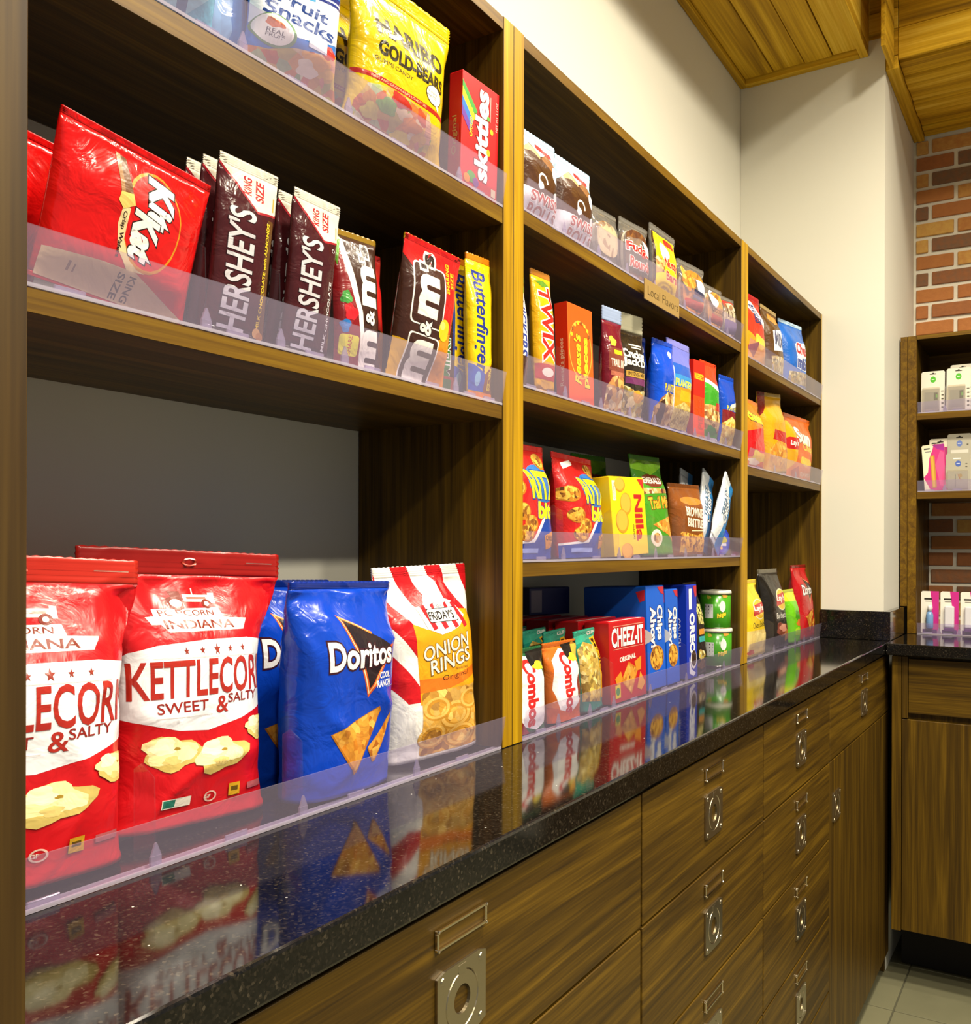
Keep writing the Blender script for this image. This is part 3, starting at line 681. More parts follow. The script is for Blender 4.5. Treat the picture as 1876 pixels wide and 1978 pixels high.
# ---- near unit, worktop: popcorn
def popcorn_prints():
    p = [('poly', [(0, .40), (.06, .385), (.30, .345), (.50, .335), (.75, .365), (1, .41), (1, .655), (.8, .668), (.5, .665), (.2, .648), (.05, .625), (0, .60)], '#e9eaf0'),
         ('poly', [(.22, .722), (.27, .722), (.30, .694), (.78, .700), (.80, .742), (.66, .746), (.64, .783), (.26, .778), (.25, .752), (.20, .750)], '#f1eee6'),
         T('POPCORN', .46, .764, .34, .022, '#7c2a1c', bold=.01), T('INDIANA', .52, .722, .46, .032, '#7c2a1c', bold=.02),
         # tractor emblem
         ('rect', .44, .805, .60, .832, '#f1eee6'), ('poly', [(.44, .80), (.40, .80), (.38, .845), (.43, .845)], '#7c2a1c'), ('rect', .60, .80, .63, .84, '#f1eee6'), ('rect', .46, .815, .585, .824, '#b0776a'),
         ('ell', .40, .800, .045, .026, '#7c2a1c'), ('ell', .40, .800, .026, .015, '#f1eee6'), ('ell', .58, .798, .030, .018, '#7c2a1c'), ('ell', .58, .798, .014, .009, '#f1eee6'),
         ('rect', .50, .83, .508, .856, '#f1eee6')]
    for i, dx in enumerate((-.20, -.10, 0, .10, .20)): p.append(('star', .56+dx, .628+.012*dx, .026 if i == 2 else .017, '#8f3325'))
    p += [T('KETTLECORN', .545, .530, 1.06, .135, '#a92a1f', bold=.015, slope=.08), T('SWEET', .33, .428, .34, .038, '#8c2018', bold=.01, slope=.10), T('&', .62, .425, .10, .062, '#a92a1f'), T('SALTY', .80, .447, .27, .034, '#8c2018', bold=.01, slope=.14),
          ('rect', .16, .392, .52, .3935, '#c9b9b4'), ('rect', .16, .602, .88, .6035, '#cfc0ba')]
    for (cx, cy, r, sd) in ((.28, .265, .17, 3), (.60, .240, .17, 8), (.93, .315, .12, 5)):
        p += [('blob', cx, cy, r, r*.36, sd, '#cdb767'), ('blob', cx-.03, cy+.012, r*.86, r*.30, sd+1, '#efe3a6'), ('blob', cx-.07, cy+.028, r*.46, r*.16, sd+2, '#fbf4cb'), ('blob', cx+.07, cy-.002, r*.38, r*.14, sd+4, '#f6ecb6'), ('blob', cx-.02, cy-.022, r*.32, r*.09, sd+7, '#dcc67a'), ('blob', cx+.01, cy+.018, r*.12, r*.03, sd+9, '#a8862e')]
    p += [('rect', .22, .075, .40, .108, '#e7e3d6'), ('rect', .225, .078, .30, .105, '#2e7f6c'), ('ring', .53, .092, .042, .020, .25, '#d9b7a8'), T('GF', .53, .092, .04, .013, '#e9d8cc'), ('rect', .66, .078, .74, .125, '#c79a1e'), ('rect', .675, .095, .725, .112, '#5c470e'), ('rect', .80, .09, .93, .115, '#a8555a'),
          ('ring', .5, .955, .035, .016, .3, '#c8462f'), ('rect', .80, .957, .95, .961, '#e9b9a8')]
    return p
pouch('popcorn_bag', 'red popcorn bag cut off by the left edge of the picture', 'snack bag', .4030, .022, CT+D_, .214, .250, .066, '#c3131a', popcorn_prints(), yaw=-3, lean=3, roll=3, seal=.085, narrow=.19, wr=.0046, seed=3, group='red popcorn bags', seal_col='#b5281a', nx=44, ny=54, full=.8)
pouch('popcorn_bag', 'whole red popcorn bag beside the blue corn chips', 'snack bag', .5900, .046, CT+D_, .226, .254, .066, '#c5121a', popcorn_prints(), yaw=-4, lean=3, roll=2.5, seal=.095, narrow=.30, wr=.0046, seed=9, group='red popcorn bags', seal_col='#96140f', nx=44, ny=54, full=.8)
def dorito(c1, c2, red=False):
    p = [('poly', [(.35, .835), (.88, .68), (.57, .46)], '#241a20'), ('poly', [(.33, .845), (.36, .835), (.575, .49), (.565, .445)], '#d2591e'), ('poly', [(.33, .845), (.64, .758), (.63, .748), (.36, .825)], '#e07a2c'), ('poly', [(.565, .445), (.90, .69), (.86, .69), (.575, .49)], '#d4571f'),
         ('poly', [(.345, .838), (.352, .834), (.57, .475), (.566, .46)], '#f6d9a8'), ('poly', [(.345, .838), (.60, .766), (.60, .762), (.352, .834)], '#f8e2b4'), ('poly', [(.566, .46), (.86, .68), (.85, .68), (.57, .475)], '#f2b070'),
         T('Doritos', .54, .655, .74, .125, '#f2f0ee', bold=.03, out='#3a1620', ow=.05, grow=-.12)]
    if not red: p += [T('COOL', .80, .545, .16, .032, '#eceaf2', bold=.03, shear=.15), T('RANCH', .78, .505, .22, .034, '#eceaf2', bold=.03, shear=.15), ('rect', .78, .482, .93, .486, '#7aa6e0')]
    for pts in ([(.20, .30), (.70, .395), (.72, .375), (.47, .10), (.44, .09)], [(.58, .20), (.86, .35), (.87, .325), (.68, .13), (.65, .125)]):
        c = (sum(a for a, b in pts)/len(pts), sum(b for a, b in pts)/len(pts))
        p += [('poly', pts, '#a9681a'), ('poly', [(c[0]+(a-c[0])*.95, c[1]+(b-c[1])*.93+.004) for a, b in pts], '@chips')]
    return p
dr_ = pouch('corn_chip_bag', 'bright blue corn chip bag standing in front', 'snack bag', .7580, .010, CT+D_, .168, .222, .060, '#0b3fb8', dorito(0, 0), yaw=2, lean=-1, roll=1.5, seal=.035, narrow=.07, wr=.0050, seed=12, group='blue corn chip bags', seal_col='#0a2c90', nx=42, ny=50, full=.85, rough=.2)
dup(dr_, -.012, .082, -.0, 'second blue corn chip bag hidden behind the front one', None)
def rings_prints():
    W_, Rd = '#f0eee9', '#c3141c'
    p = []
    for i in range(7):
        a = -.55+i*.36
        p.append(('poly', [(a, 1.0), (a+.17, 1.0), (a+.30, .80), (a+.62, .52), (a+.86, .30), (a+.66, .30), (a+.42, .52), (a+.12, .80)], Rd))
    p = [q for q in p]
    p += [('poly', [(.22, .70), (.35, .665), (.60, .70), (.80, .755), (.92, .75), (.99, .60), (.99, .30), (.22, .285)], '#dd9a14'),
          ('poly', [(.22, .415), (.55, .405), (.98, .455), (1.0, .405), (.55, .345), (.22, .345)], '#d9701a'), T('Original', .66, .405, .34, .034, '#2a1208', slope=.45, bold=.0),
          ('rr', .235, .02, .985, .345, .03, '@rings')]
    for (cx, cy, rx, ry, s_) in ((.62, .20, .20, .075, 1), (.40, .25, .16, .06, 2), (.82, .27, .15, .055, 3), (.36, .11, .16, .06, 4), (.70, .085, .18, .06, 5)):
        p += [('ring', cx, cy, rx, ry, .42, '#c48a2c'), ('ring', cx-.01, cy+.006, rx*.92, ry*.92, .22, '#e3b35a')]
    p += [('poly', [(.30, .78), (.40, .80), (.44, .85), (.56, .865), (.62, .82), (.74, .80), (.83, .72), (.72, .665), (.60, .64), (.50, .63), (.36, .665)], '#efece6')]
    for i in range(4): p.append(('poly', [(.34+.12*i, .79), (.39+.12*i, .80), (.47+.12*i, .665), (.42+.12*i, .655)], '#c8222a'))
    p += [('rr', .40, .695, .735, .77, .02, '#1c1613'), ('rr', .405, .699, .73, .766, .02, '#f4f2ee'), T('FRiDAY\'S', .568, .732, .30, .048, '#15110f', bold=.03), ('rect', .50, .77, .60, .795, '#f4f2ee'), T('T.G.I', .55, .782, .08, .014, '#15110f'),
          T('ONION', .57, .565, .58, .075, '#f3ecd8', bold=.01, slope=.75, out='#6a4a16', ow=.03), T('RINGS', .61, .49, .52, .075, '#f3ecd8', bold=.01, slope=.70, out='#6a4a16', ow=.03), T('SNACKS', .74, .445, .18, .012, '#9a6a1a')]
    return p
pouch('onion_ring_bag', 'red and white striped onion ring bag with orange front', 'snack bag', .9490, .020, CT+D_, .166, .236, .058, '#efece6', rings_prints(), yaw=-8, lean=4, roll=-1.5, seal=.055, narrow=.08, wr=.0036, seed=21, seal_col='#ece9e2', nx=42, ny=50, full=.6)

# ---- near unit, middle shelf: chocolate
def kitkat():
    p = [('ell', .60, .50, .205, .40, '#d08a1e'), ('ell', .605, .505, .190, .375, '#d31412'), ('poly', [(.40, .58), (.445, .54), (.44, .30), (.50, .16), (.56, .11), (.62, .10), (.50, .08), (.41, .22), (.385, .40)], '#e4cf9a'),
         T('Kit', .67, .66, .37, .19, '#f3f1ee', rot=-90, bold=.05, shear=.2, out='#241512', ow=.03), T('Kat', .585, .36, .37, .19, '#f3f1ee', rot=-90, bold=.05, shear=.2, out='#241512', ow=.03),
         T('Crisp Wafers', .425, .33, .36, .034, '#2a150c', rot=-90, bold=.02), ('poly', [(.34, .93), (.41, .91), (.45, .66), (.37, .64)], '#6b4526'), ('poly', [(.34, .93), (.37, .925), (.395, .645), (.37, .64)], '#9a7146'), ('poly', [(.37, .64), (.45, .66), (.47, .58), (.40, .52), (.36, .57)], '#e3c069')]
    p = [(q[0],) + tuple([[(a, .16+b*.80) for a, b in q[1]]] + list(q[2:])) if q[0] == 'poly' else ((q[0], q[1], .16+q[2]*.80, q[3], q[4]*.80, q[5]) if q[0] == 'ell' else (q[0], q[1], q[2], .16+q[3]*.80, q[4]*.80, q[5], q[6], q[7])) for q in p]
    return p + [('poly', [(.02, .02), (.02, .19), (.34, .225), (.56, .23), (.97, .055), (.96, .015)], '#d8bf93'), T('KING', .58, .115, .17, .05, '#3a2418', rot=-90, bold=.02), T('SIZE', .50, .115, .17, .05, '#3a2418', rot=-90, bold=.02), ('rect', .17, .10, .185, .16, '#8a6a52'), ('rect', .205, .10, .215, .15, '#8a6a52')]
kk = pouch('wafer_bar_pack', 'large red wafer bar pack with white lettering, in front', 'candy', .4680, .013, Z12+D_, .144, .126, .022, '#cf1010', kitkat(), yaw=1.5, lean=-12, roll=4.5, seal=.045, bseal=.03, narrow=.02, wr=.0012, seed=5, group='red wafer bar packs', rough=.18, zig=False, nx=24, ny=24)
dup(kk, -.118, .034, -.002, 'second red wafer bar pack half hidden at the left edge', None)
def hershey(alm):
    p = [('poly', [(.0, 1), (1, 1), (1, .755), (.66, .735), (.30, .86), (0, .94)], '#e3dccb'), ('poly', [(.0, .95), (.30, .87), (.66, .745), (1, .765), (1, .752), (.66, .73), (.28, .855), (0, .935)], '#9a1a26'),
         T('KING', .50, .872, .098, .15, '#b01d22', rot=90, bold=.03, shear=.1), T('SIZE', .72, .862, .115, .15, '#b01d22', rot=90, bold=.03, shear=.1), ('rect', .93, .78, .96, .86, '#c9a24a'), ('ring', .875, .70, .04, .012, .3, '#c9c3c6'),
         T("HERSHEY'S", .41, .385, .69, .50, '#c9c6cc', rot=90, bold=.02, out='#2a1014', ow=.02)]
    if alm: p += [('rect', .84, .04, .985, .72, '#5a3a14'), T('MILK CHOCOLATE with ALMONDS', .90, .39, .62, .06, '#e8c62a', rot=90, bold=.02), ('ell', .86, .06, .07, .03, '#c99a5a'), ('ell', .92, .045, .06, .025, '#b0793a')]
    else: p += [T('MILK CHOCOLATE', .90, .28, .44, .065, '#d8d4d6', rot=90, bold=.02)]
    return p
hp = dict(seal=.06, bseal=.04, narrow=.03, wr=.0008, rough=.2, zig=False, nx=16, ny=22, seal_col='#3f3733')
hA = pouch('chocolate_bar', 'dark brown chocolate bar with yellow almond strip, front of its stack', 'candy', .5900, .010, Z12+D_, .066, .158, .012, '#43151a', hershey(True), yaw=-4, lean=-5, roll=2.5, seed=6, group='almond chocolate bars', **hp)
dup(hA, -.003, .018, .0, 'almond chocolate bar standing second in its stack', None); dup(hA, -.006, .036, .0, 'almond chocolate bar at the back of its stack', None)
hB = pouch('chocolate_bar', 'dark brown milk chocolate bar with white lettering, front of its stack', 'candy', .6830, .012, Z12+D_, .062, .158, .012, '#43151a', hershey(False), yaw=-3, lean=-5, roll=2, seed=7, group='milk chocolate bars', **hp)
dup(hB, -.003, .018, 0, 'milk chocolate bar standing second in its stack', None); dup(hB, -.006, .036, 0, 'milk chocolate bar at the back of its stack', None)
def mm(kind):
    O = dict(bold=.03, out='#f1ede6', ow=.06)
    if kind == 'milk':
        p = [('poly', [(0, 0), (0, .97), (.16, .93), (.20, .70), (.42, .40), (.52, .0)], '#7e1116'), ('poly', [(.10, .96), (.22, .92), (.52, .40), (.60, .0), (.52, 0), (.42, .40), (.18, .72)], '#efe9df'), ('poly', [(0, .86), (.13, .97), (.18, .93), (.05, .72)], '#5f9a2c'),
             ('rr', .05, .10, .44, .24, .05, '#d9cf2c'), T('SHARE', .25, .17, .13, .09, '#b5361f', rot=90, bold=.02), ('blob', .26, .40, .13, .06, 4, '#d2202a'), ('blob', .18, .50, .10, .05, 9, '#3f8f3c'), ('blob', .15, .30, .09, .05, 2, '#2c6fb5')]
        tx = .72
    else:
        p = [('poly', [(.36, .44), (1, .40), (1, 1), (.0, 1), (.0, .86), (.30, .70)], '#c71818'), ('poly', [(.64, 0), (1, .0), (1, .42), (.80, .40), (.62, .30)], '#d98a14'), ('poly', [(0, 0), (.0, .28), (.18, .26), (.2, 0)], '#d3a114'), ('rr', .16, -.02, .70, .34, .05, '#f1ede6'), ('rr', .18, -.01, .68, .33, .05, '#3f2219'), ('rr', .14, .40, .72, .84, .06, '#f1ede6'), ('rr', .16, .41, .70, .83, .06, '#3f2219')]
        tx = .43
    p += [T('m', tx, .62, .30, .38, '#e9e4dc', rot=90, bold=.05), T('&', tx, .395, .11, .22, '#e9e4dc', rot=90, bold=.03, out='#2a1410', ow=.05), T('m', tx, .15, .30, .38, '#e9e4dc', rot=90, bold=.05), T("'s", tx-.02, .86, .12, .26, '#2a1410', rot=90, bold=.04, out='#f1ede6', ow=.09)]
    if kind == 'peanut': p += [T('SHARING', .80, .80, .22, .07, '#e2b81f', rot=90, bold=.03), T('SIZE', .90, .80, .12, .07, '#e2b81f', rot=90, bold=.03), ('ell', .76, .42, .10, .08, '#dcc11c'), ('ell', .72, .45, .05, .03, '#f0de6a')]
    if kind == 'back': p += [T('PEANUT', .34, .14, .16, .11, '#3a2a5a', rot=90, bold=.02)]
    return p
bp_ = dict(seal=.045, bseal=.04, narrow=.05, wr=.0016, rough=.22, nx=18, ny=24)
pouch('candy_pouch', 'brown sugar-coated chocolate bag with green corner, beside the milk chocolate bars', 'candy', .7720, .014, Z12+D_, .066, .152, .020, '#3a2016', mm('milk'), yaw=-8, lean=3, roll=0, seed=31, seal_col='#8a6a1a', **bp_)
pouch('candy_pouch', 'brown and red peanut candy bag standing behind the large sharing bag', 'candy', .8360, .056, Z12+D_, .056, .156, .018, '#3a2016', mm('back'), yaw=-6, lean=2, seed=32, seal_col='#b5231a', **bp_)
pouch('candy_pouch', 'large red and yellow sharing bag of sugar-coated peanuts', 'candy', .8740, .011, Z12+D_, .098, .162, .024, '#3f2219', mm('peanut'), yaw=-6, lean=-7, roll=4, seed=33, seal_col='#d0a01a', **bp_)
pouch('candy_bar', 'dark nougat bar with green and white lettering under an orange top', 'candy', .9690, .040, Z12+D_, .040, .170, .016, '#3a1a14', [T('MILKY WAY', .40, .47, .60, .42, '#2f7a34', rot=90, bold=.03, out='#eeeae2', ow=.06), ('rect', .70, .30, 1, .95, '#24408f'), ('rect', .05, .05, .95, .17, '#a04038'), ('rect', .25, .08, .75, .15, '#3a6a3a')], yaw=-6, lean=0, seed=34, seal_col='#c8721a', **bp_)
def butter():
    return [T('Butterfinger', .42, .54, .70, .62, '#1d2f86', rot=-90, bold=.02, shear=.1), ('poly', [(0, .07), (0, .25), (.6, .19), (.6, .07)], '#1f49b0'), ('ell', .30, .15, .12, .05, '#7fb0d8'), ('poly', [(.6, .06), (.6, .19), (1, .30), (1, .06)], '#7a3a14'), T('PIECES', .86, .16, .15, .16, '#e2c81c', rot=-90, bold=.03), ('rect', 0, .0, 1, .065, '#d9771a'), ('rect', .9, .3, .97, .9, '#c9a312')]
bf = pouch('candy_bar', 'bright yellow peanut butter bar with blue lettering, in front by the divider', 'candy', 1.0115, .012, Z12+D_, .048, .190, .018, '#e8c40e', butter(), yaw=-6, lean=1, seed=35, seal_col='#dd7d14', group='yellow peanut butter bars', **bp_)
dup(bf, -.006, .026, .0, 'yellow peanut butter bar hidden behind the front one', None)

# ---- near unit, top shelf: gummies
pouch('gummy_bag', 'shiny light blue bag at the top left, cut off by the frame', 'candy', .5300, .010, Z11+D_, .088, .190, .040, '#5fc3d6', [('poly', [(.1, .10), (.5, .02), (.9, .2), (.7, .5), (.4, .35)], '%#9fe2ea'), ('poly', [(.35, .45), (.55, .02), (.65, .03), (.5, .5)], '%#2f6f9a'), ('blob', .75, .35, .12, .08, 3, '#d8e8ea')], yaw=-4, lean=-3, seed=41, rough=.12, wr=.004, narrow=.08, bseal=.03, seal=.06)
pouch('gummy_bag', 'deep blue bag squeezed between the light blue bag and the fruit snacks', 'candy', .6080, .050, Z11+D_, .075, .19, .03, '#3f86c8', [('blob', .4, .3, .25, .12, 6, '%#8fc3ea'), ('blob', .3, .62, .2, .12, 8, '#b79a5a'), ('rect', .55, .55, 1, .95, '#2a4a9a')], yaw=-8, lean=-2, seed=42, rough=.15, wr=.004, bseal=.03)
fs = [('poly', [(0, .40), (.30, .36), (.66, .42), (1, .52), (1, .86), (0, .80)], '#e7e9f2'), ('poly', [(0, .80), (1, .90), (1, .86), (0, .765)], '#1d2f86'), ('poly', [(0, .745), (1, .845), (1, .82), (0, .725)], '#1d2f86'), ('poly', [(.25, .70), (.62, .755), (.62, .82), (.25, .78)], '#3a9ad2'),
      T('Fruit', .52, .665, .62, .10, '#1b3f8a', bold=.02, shear=.25), T('Snacks', .50, .545, .86, .12, '#1b3f8a', bold=.02, shear=.25), ('ell', .22, .37, .22, .13, '#5f8a5a'), ('ell', .21, .375, .195, .115, '#eeebe6'), ('blob', .2, .42, .09, .035, 3, '#d06a2c'), T('REAL', .22, .36, .2, .035, '#4a4a52'), T('FRUIT', .22, .325, .2, .025, '#4a4a52'),
      ('poly', [(0, .03), (1, .03), (1, .44), (.80, .36), (.44, .30), (.2, .22), (0, .2)], '@gummy'), ('blob', .70, .28, .16, .06, 2, '%#e9a53a'), ('blob', .86, .40, .07, .05, 4, '#c22a22'), ('blob', .62, .20, .12, .06, 7, '%#e8d6c0'), ('rect', .58, .36, .80, .46, '#c9cbd8')]
fs = squash(fs, .66)
pouch('gummy_bag', 'white and blue fruit snack bag with clear gummy window', 'candy', .6680, .008, Z11+D_, .108, .172, .034, '#2f6fc0', fs, yaw=-14, lean=-4, roll=3, seed=43, rough=.15, wr=.003, bseal=.03)
hb = [T('HARIBO', .55, .80, .80, .15, '#2b2408', bold=.045), T('GOLD-BEARS', .56, .635, .80, .108, '#2b2408', bold=.045), T('GUMMI CANDY', .34, .545, .42, .030, '#4a3d0c', bold=0), ('poly', [(0, .425), (1, .425), (1, .39), (0, .39)], '#a81a14'), T('KIDS AND GROWN-UPS LOVE IT SO', .42, .408, .62, .016, '#e8c9a0', bold=0),
      ('poly', [(.06, .06), (.80, .06), (.82, .20), (.74, .37), (.30, .385), (.10, .34), (.04, .2)], '@gummy'), ('poly', [(.04, .055), (.62, .055), (.62, .10), (.04, .10)], '#b06a5a'), T('THE HAPPY WORLD OF HARIBO', .33, .077, .52, .018, '#e8d6c0', bold=0), ('ell', .79, .53, .105, .075, '#4a3d0c'), ('ell', .79, .53, .098, .069, '#ece9e0'), ('poly', [(.80, .47), (.86, .47), (.86, .425)], '#ece9e0'), T('The original', .79, .545, .15, .02, '#2a2410', bold=0), T('since 1922', .79, .515, .14, .02, '#2a2410', bold=0),
      ('blob', .42, .33, .10, .05, 3, '#b02a1c'), ('blob', .30, .25, .10, .05, 5, '#6f9a3c'), ('blob', .58, .22, .10, .05, 8, '#d8832c'), ('blob', .52, .12, .09, .04, 9, '#d9c23a'), ('blob', .18, .17, .08, .05, 12, '#c9b54a')]
hb = squash(hb, .84)
hbo = pouch('gummy_bag', 'golden yellow gummy bear bag with black lettering, in front', 'candy', .8360, .008, Z11+D_, .172, .178, .036, '#d9b50c', hb, yaw=-3, lean=-4, roll=1, seal=.10, seed=44, rough=.2, wr=.0012, bseal=.03, nx=28, ny=28, group='golden gummy bear bags')
dup(hbo, -.014, .052, 0, 'second golden gummy bear bag showing only its edge behind the first', None)
sk = [('poly', [(0, .78), (.30, .62), (.36, .66), (0, .86)], '#e8c21c'), ('poly', [(0, .86), (.36, .66), (.40, .72), (0, .92)], '#3f9a3a'), ('poly', [(0, .70), (.26, .56), (.30, .62), (0, .78)], '#2c6fc0'), ('poly', [(0, .62), (.22, .5), (.26, .56), (0, .70)], '#6a3a9a'),
      T('skittles', .53, .54, .80, .36, '#f4f2ef', rot=90, bold=.04, out='#7a0f10', ow=.03), T('ORIGINAL', .24, .60, .26, .08, '#e6c41e', rot=90, bold=.02), ('ell', .80, .62, .045, .025, '#d9b51c'), ('ell', .70, .72, .04, .022, '#5aa03c'), ('ell', .72, .42, .05, .03, '#e0a41c'), ('ell', .28, .13, .12, .05, '#4f9a3c'), ('ell', .16, .10, .08, .04, '#dd8a1e'), ('ell', .40, .10, .08, .04, '#7a3a8a'), ('rect', .82, .05, .94, .12, '#d8c9a0'), T('NET WT 3.5 OZ', .93, .78, .26, .05, '#efc9c0', rot=90, bold=0), ('rect', .74, .70, .76, .92, '#e8a8a0')]
carton('candy_box', 'red fruit candy box with white lettering at the end of the top shelf', 'candy', .9930, .010, Z11+D_, .080, .145, .021, '#c8141a', sk, [T('Original', .5, .45, .34, .42, '#caa05a', rot=90, bold=.01)], yaw=-3, lean=-1, roll=1)

# ---- middle unit, top shelf: small cakes
def swiss():
    return [('poly', [(0, .35), (0, .70), (.30, .86), (.95, .62), (1, .30), (.62, .20), (.30, .33)], '#4a2c18'), ('poly', [(.05, .72), (.28, .85), (.50, .76), (.46, .70), (.30, .76)], '#c9a070'), ('poly', [(.5, .72), (.75, .86), (.98, .70), (.75, .62)], '#8a5f38'), ('poly', [(0, .70), (.0, .88), (.9, .90), (.98, .72), (.74, .86), (.50, .74), (.30, .86)], '#9cc6e2'), ('ring', .50, .46, .12, .095, .26, '#f6f4f0'), ('poly', [(.44, .36), (.66, .36), (.66, .46), (.56, .44), (.54, .40)], '#4a2c18'), ('blob', .44, .41, .06, .05, 3, '#f6f4f0'),
            ('ell', .88, .62, .14, .10, '#eceef2'), ('ell', .86, .36, .11, .07, '#2b241f'), ('ell', .86, .36, .09, .055, '#cfd0d0'), ('rr', .42, .82, .88, .88, .03, '#b5342c'),
            T('SWISS', .60, .265, .74, .12, '#a83a2e', bold=.03, out='#f3eee8', ow=.05), T('ROLLS', .60, .12, .74, .13, '#a83a2e', bold=.03, out='#f3eee8', ow=.05)]
sw = pouch('cake_pack', 'first swiss roll pack by the divider, white with brown rolls', 'snack cake', 1.1580, .008, Z21+D_, .108, .128, .030, '#e6e4e6', swiss(), yaw=-4, lean=0, seed=51, bseal=.03, seal=.06, narrow=.03, wr=.0016, group='swiss roll packs', seal_col='#a9c9e2')
dup(sw, .1200, 0, 0, 'second swiss roll pack, beside the empty clear slots', None, dyaw=1)
def clear_cake(name, label, x, w_, h_, prints, cake_col, yaw=-4, lean=0, seed=60, cake=True, frac=.8):
    r = pouch(name, label, 'snack cake', x, .008, Z21+D_, w_, h_, .026, '#ffffff', prints, yaw=yaw, lean=lean, seed=seed, bseal=.03, seal=.08, narrow=.04, wr=.002, mat=wrapm, nx=16, ny=18)
    for c in list(r.children):
        if c.name.startswith(('top_seal', 'bottom_seal')): c.data.materials[0] = wrapm
    if cake:
        bm = bmesh.new(); n = 26
        for (yy0, yy1, mi) in ((-.0085, -.003, 0), (-.003, .002, 1), (.002, .008, 0)):
            pts = [(w_*.40*(abs(math.cos(a))**.7)*(1 if math.cos(a) >= 0 else -1), h_*.47 + h_*frac*.48*(abs(math.sin(a))**.7)*(1 if math.sin(a) >= 0 else -1)) for a in [2*math.pi*i/n for i in range(n)]]
            prism(bm, pts, 'y', yy0, yy1, mi)
        bmesh.ops.recalc_face_normals(bm, faces=bm.faces); finish('cake', bm, [picture('cake_' + cake_col.lstrip('#'), [cake_col, cake_col, '#8a5a2a'], 90), film('#efe6d0', .6)], r)
    return r
clear_cake('cake_pack', 'clear wrapped cream cake, mostly empty wrapper, right of the swiss rolls', 1.3900, .086, .092, [], '#d8c9a0', lean=2, seed=61, frac=.62)
clear_cake('cake_pack', 'clear pack of fudge cakes with red lettering', 1.5080, .098, .106, [T('Fudge', .50, .52, .86, .20, '#b01f1c', bold=.04, out='#f3ece4', ow=.05), T('Rounds', .56, .30, .80, .17, '#c04a3c', bold=.04, out='#f3ece4', ow=.05), ('ell', .86, .66, .20, .17, '#eeeef0')], '#5a3420', yaw=-6, seed=62)
ny_ = [('rect', .03, .03, .97, .90, '#e6c81a'), ('poly', [(.03, .30), (.30, .36), (.34, .52), (.06, .56)], '@nuts'), ('ell', .36, .66, .17, .13, '#eeeef0'), ('rr', .48, .78, .90, .88, .03, '#a0241c'), T('Nutty', .62, .50, .60, .15, '#b3261c', bold=.04, out='#f0d9a0', ow=.04), T('Bars', .64, .34, .52, .13, '#b3261c', bold=.04, out='#f0d9a0', ow=.04), ('ring', .45, .14, .32, .10, .22, '#c2a512'), ('ring', .45, .14, .18, .05, .4, '#c2a512'), ('rect', .03, .0, .07, .9, '#3a2010')]
r = clear_cake('cake_pack', 'bright yellow nutty bar pack with red lettering above the shelf sign', 1.6440, .118, .132, ny_, '#d9b81c', yaw=-1, seed=63, cake=False)
clear_cake('cake_pack', 'clear pack with orange round cake and dark blue lettering', 1.7950, .116, .108, [('blob', .26, .66, .20, .22, 3, '@chips'), ('ell', .74, .62, .20, .17, '#eef0f4'), ('rr', .12, .16, .78, .30, .03, '#b8423a'), ('poly', [(.40, .42), (.9, .42), (.86, .50), (.42, .52)], '#27304f'), ('poly', [(.36, .34), (.8, .33), (.78, .39), (.38, .41)], '#5a627a')], '#d98a2c', yaw=-7, seed=64)
clear_cake('cake_pack', 'clear pack of golden cakes with small dark lettering, left of the last pack', 1.9270, .098, .094, [('ell', .36, .70, .22, .20, '#eef0f4'), T('Chocolate', .58, .46, .74, .14, '#27221f', bold=.01, shear=.2), ('poly', [(.2, .18), (.86, .16), (.84, .32), (.22, .34)], '#b8604a')], '#e0a03a', yaw=-5, seed=65)
clear_cake('cake_pack', 'last clear cake pack with red top, against the divider', 2.0270, .068, .094, [('poly', [(.1, .74), (.9, .74), (.86, .93), (.14, .9)], '#c43a30'), ('rect', .22, .50, .27, .70, '#3a2416'), ('rect', .46, .50, .51, .70, '#3a2416'), ('rect', .70, .50, .75, .70, '#3a2416'), ('poly', [(.08, .08), (.92, .06), (.9, .42), (.1, .44)], '#7a6a8a')], '#efe0c0', yaw=-9, seed=66)

# ---- middle unit, middle shelf: bars, trail mixes, nuts
cb = dict(seal=.05, bseal=.04, narrow=.04, wr=.0012, rough=.2, nx=14, ny=20)
sn = pouch('candy_bar', 'brown and white peanut bar with blue lettering, tight by the divider', 'candy', 1.1310, .022, Z22+D_, .040, .165, .018, '#3a1c12', [('rect', .10, .30, .86, .93, '#eceae6'), T('SNICKERS', .50, .58, .56, .62, '#22378f', rot=-90, bold=.03, shear=.15), ('rect', .1, .86, .9, .95, '#2a7a3a')], yaw=-3, lean=2, seed=71, group='peanut bars', seal_col='#2f5a2a', **cb)
dup(sn, -.0065, .026, 0, 'peanut bar hidden behind the first one', None)
pouch('candy_bar', 'gold cookie bar with large red letters', 'candy', 1.1850, .009, Z22+D_, .050, .182, .020, '#d8a313', [T('TWIX', .55, .57, .62, .70, '#c4201a', rot=-90, bold=.03, out='#f2eee6', ow=.05), ('rect', .0, .12, 1, .24, '#b8342c'), ('ell', .5, .18, .3, .035, '#efe8dc'), ('blob', .5, .08, .3, .03, 3, '#c99a3c'), ('poly', [(.1, .90), (.6, .93), (.9, .9), (.5, .87)], '#5a8a2c')], yaw=-5, lean=3, seed=72, seal_col='#b5762a', bottom_col='#d0a040', **cb)
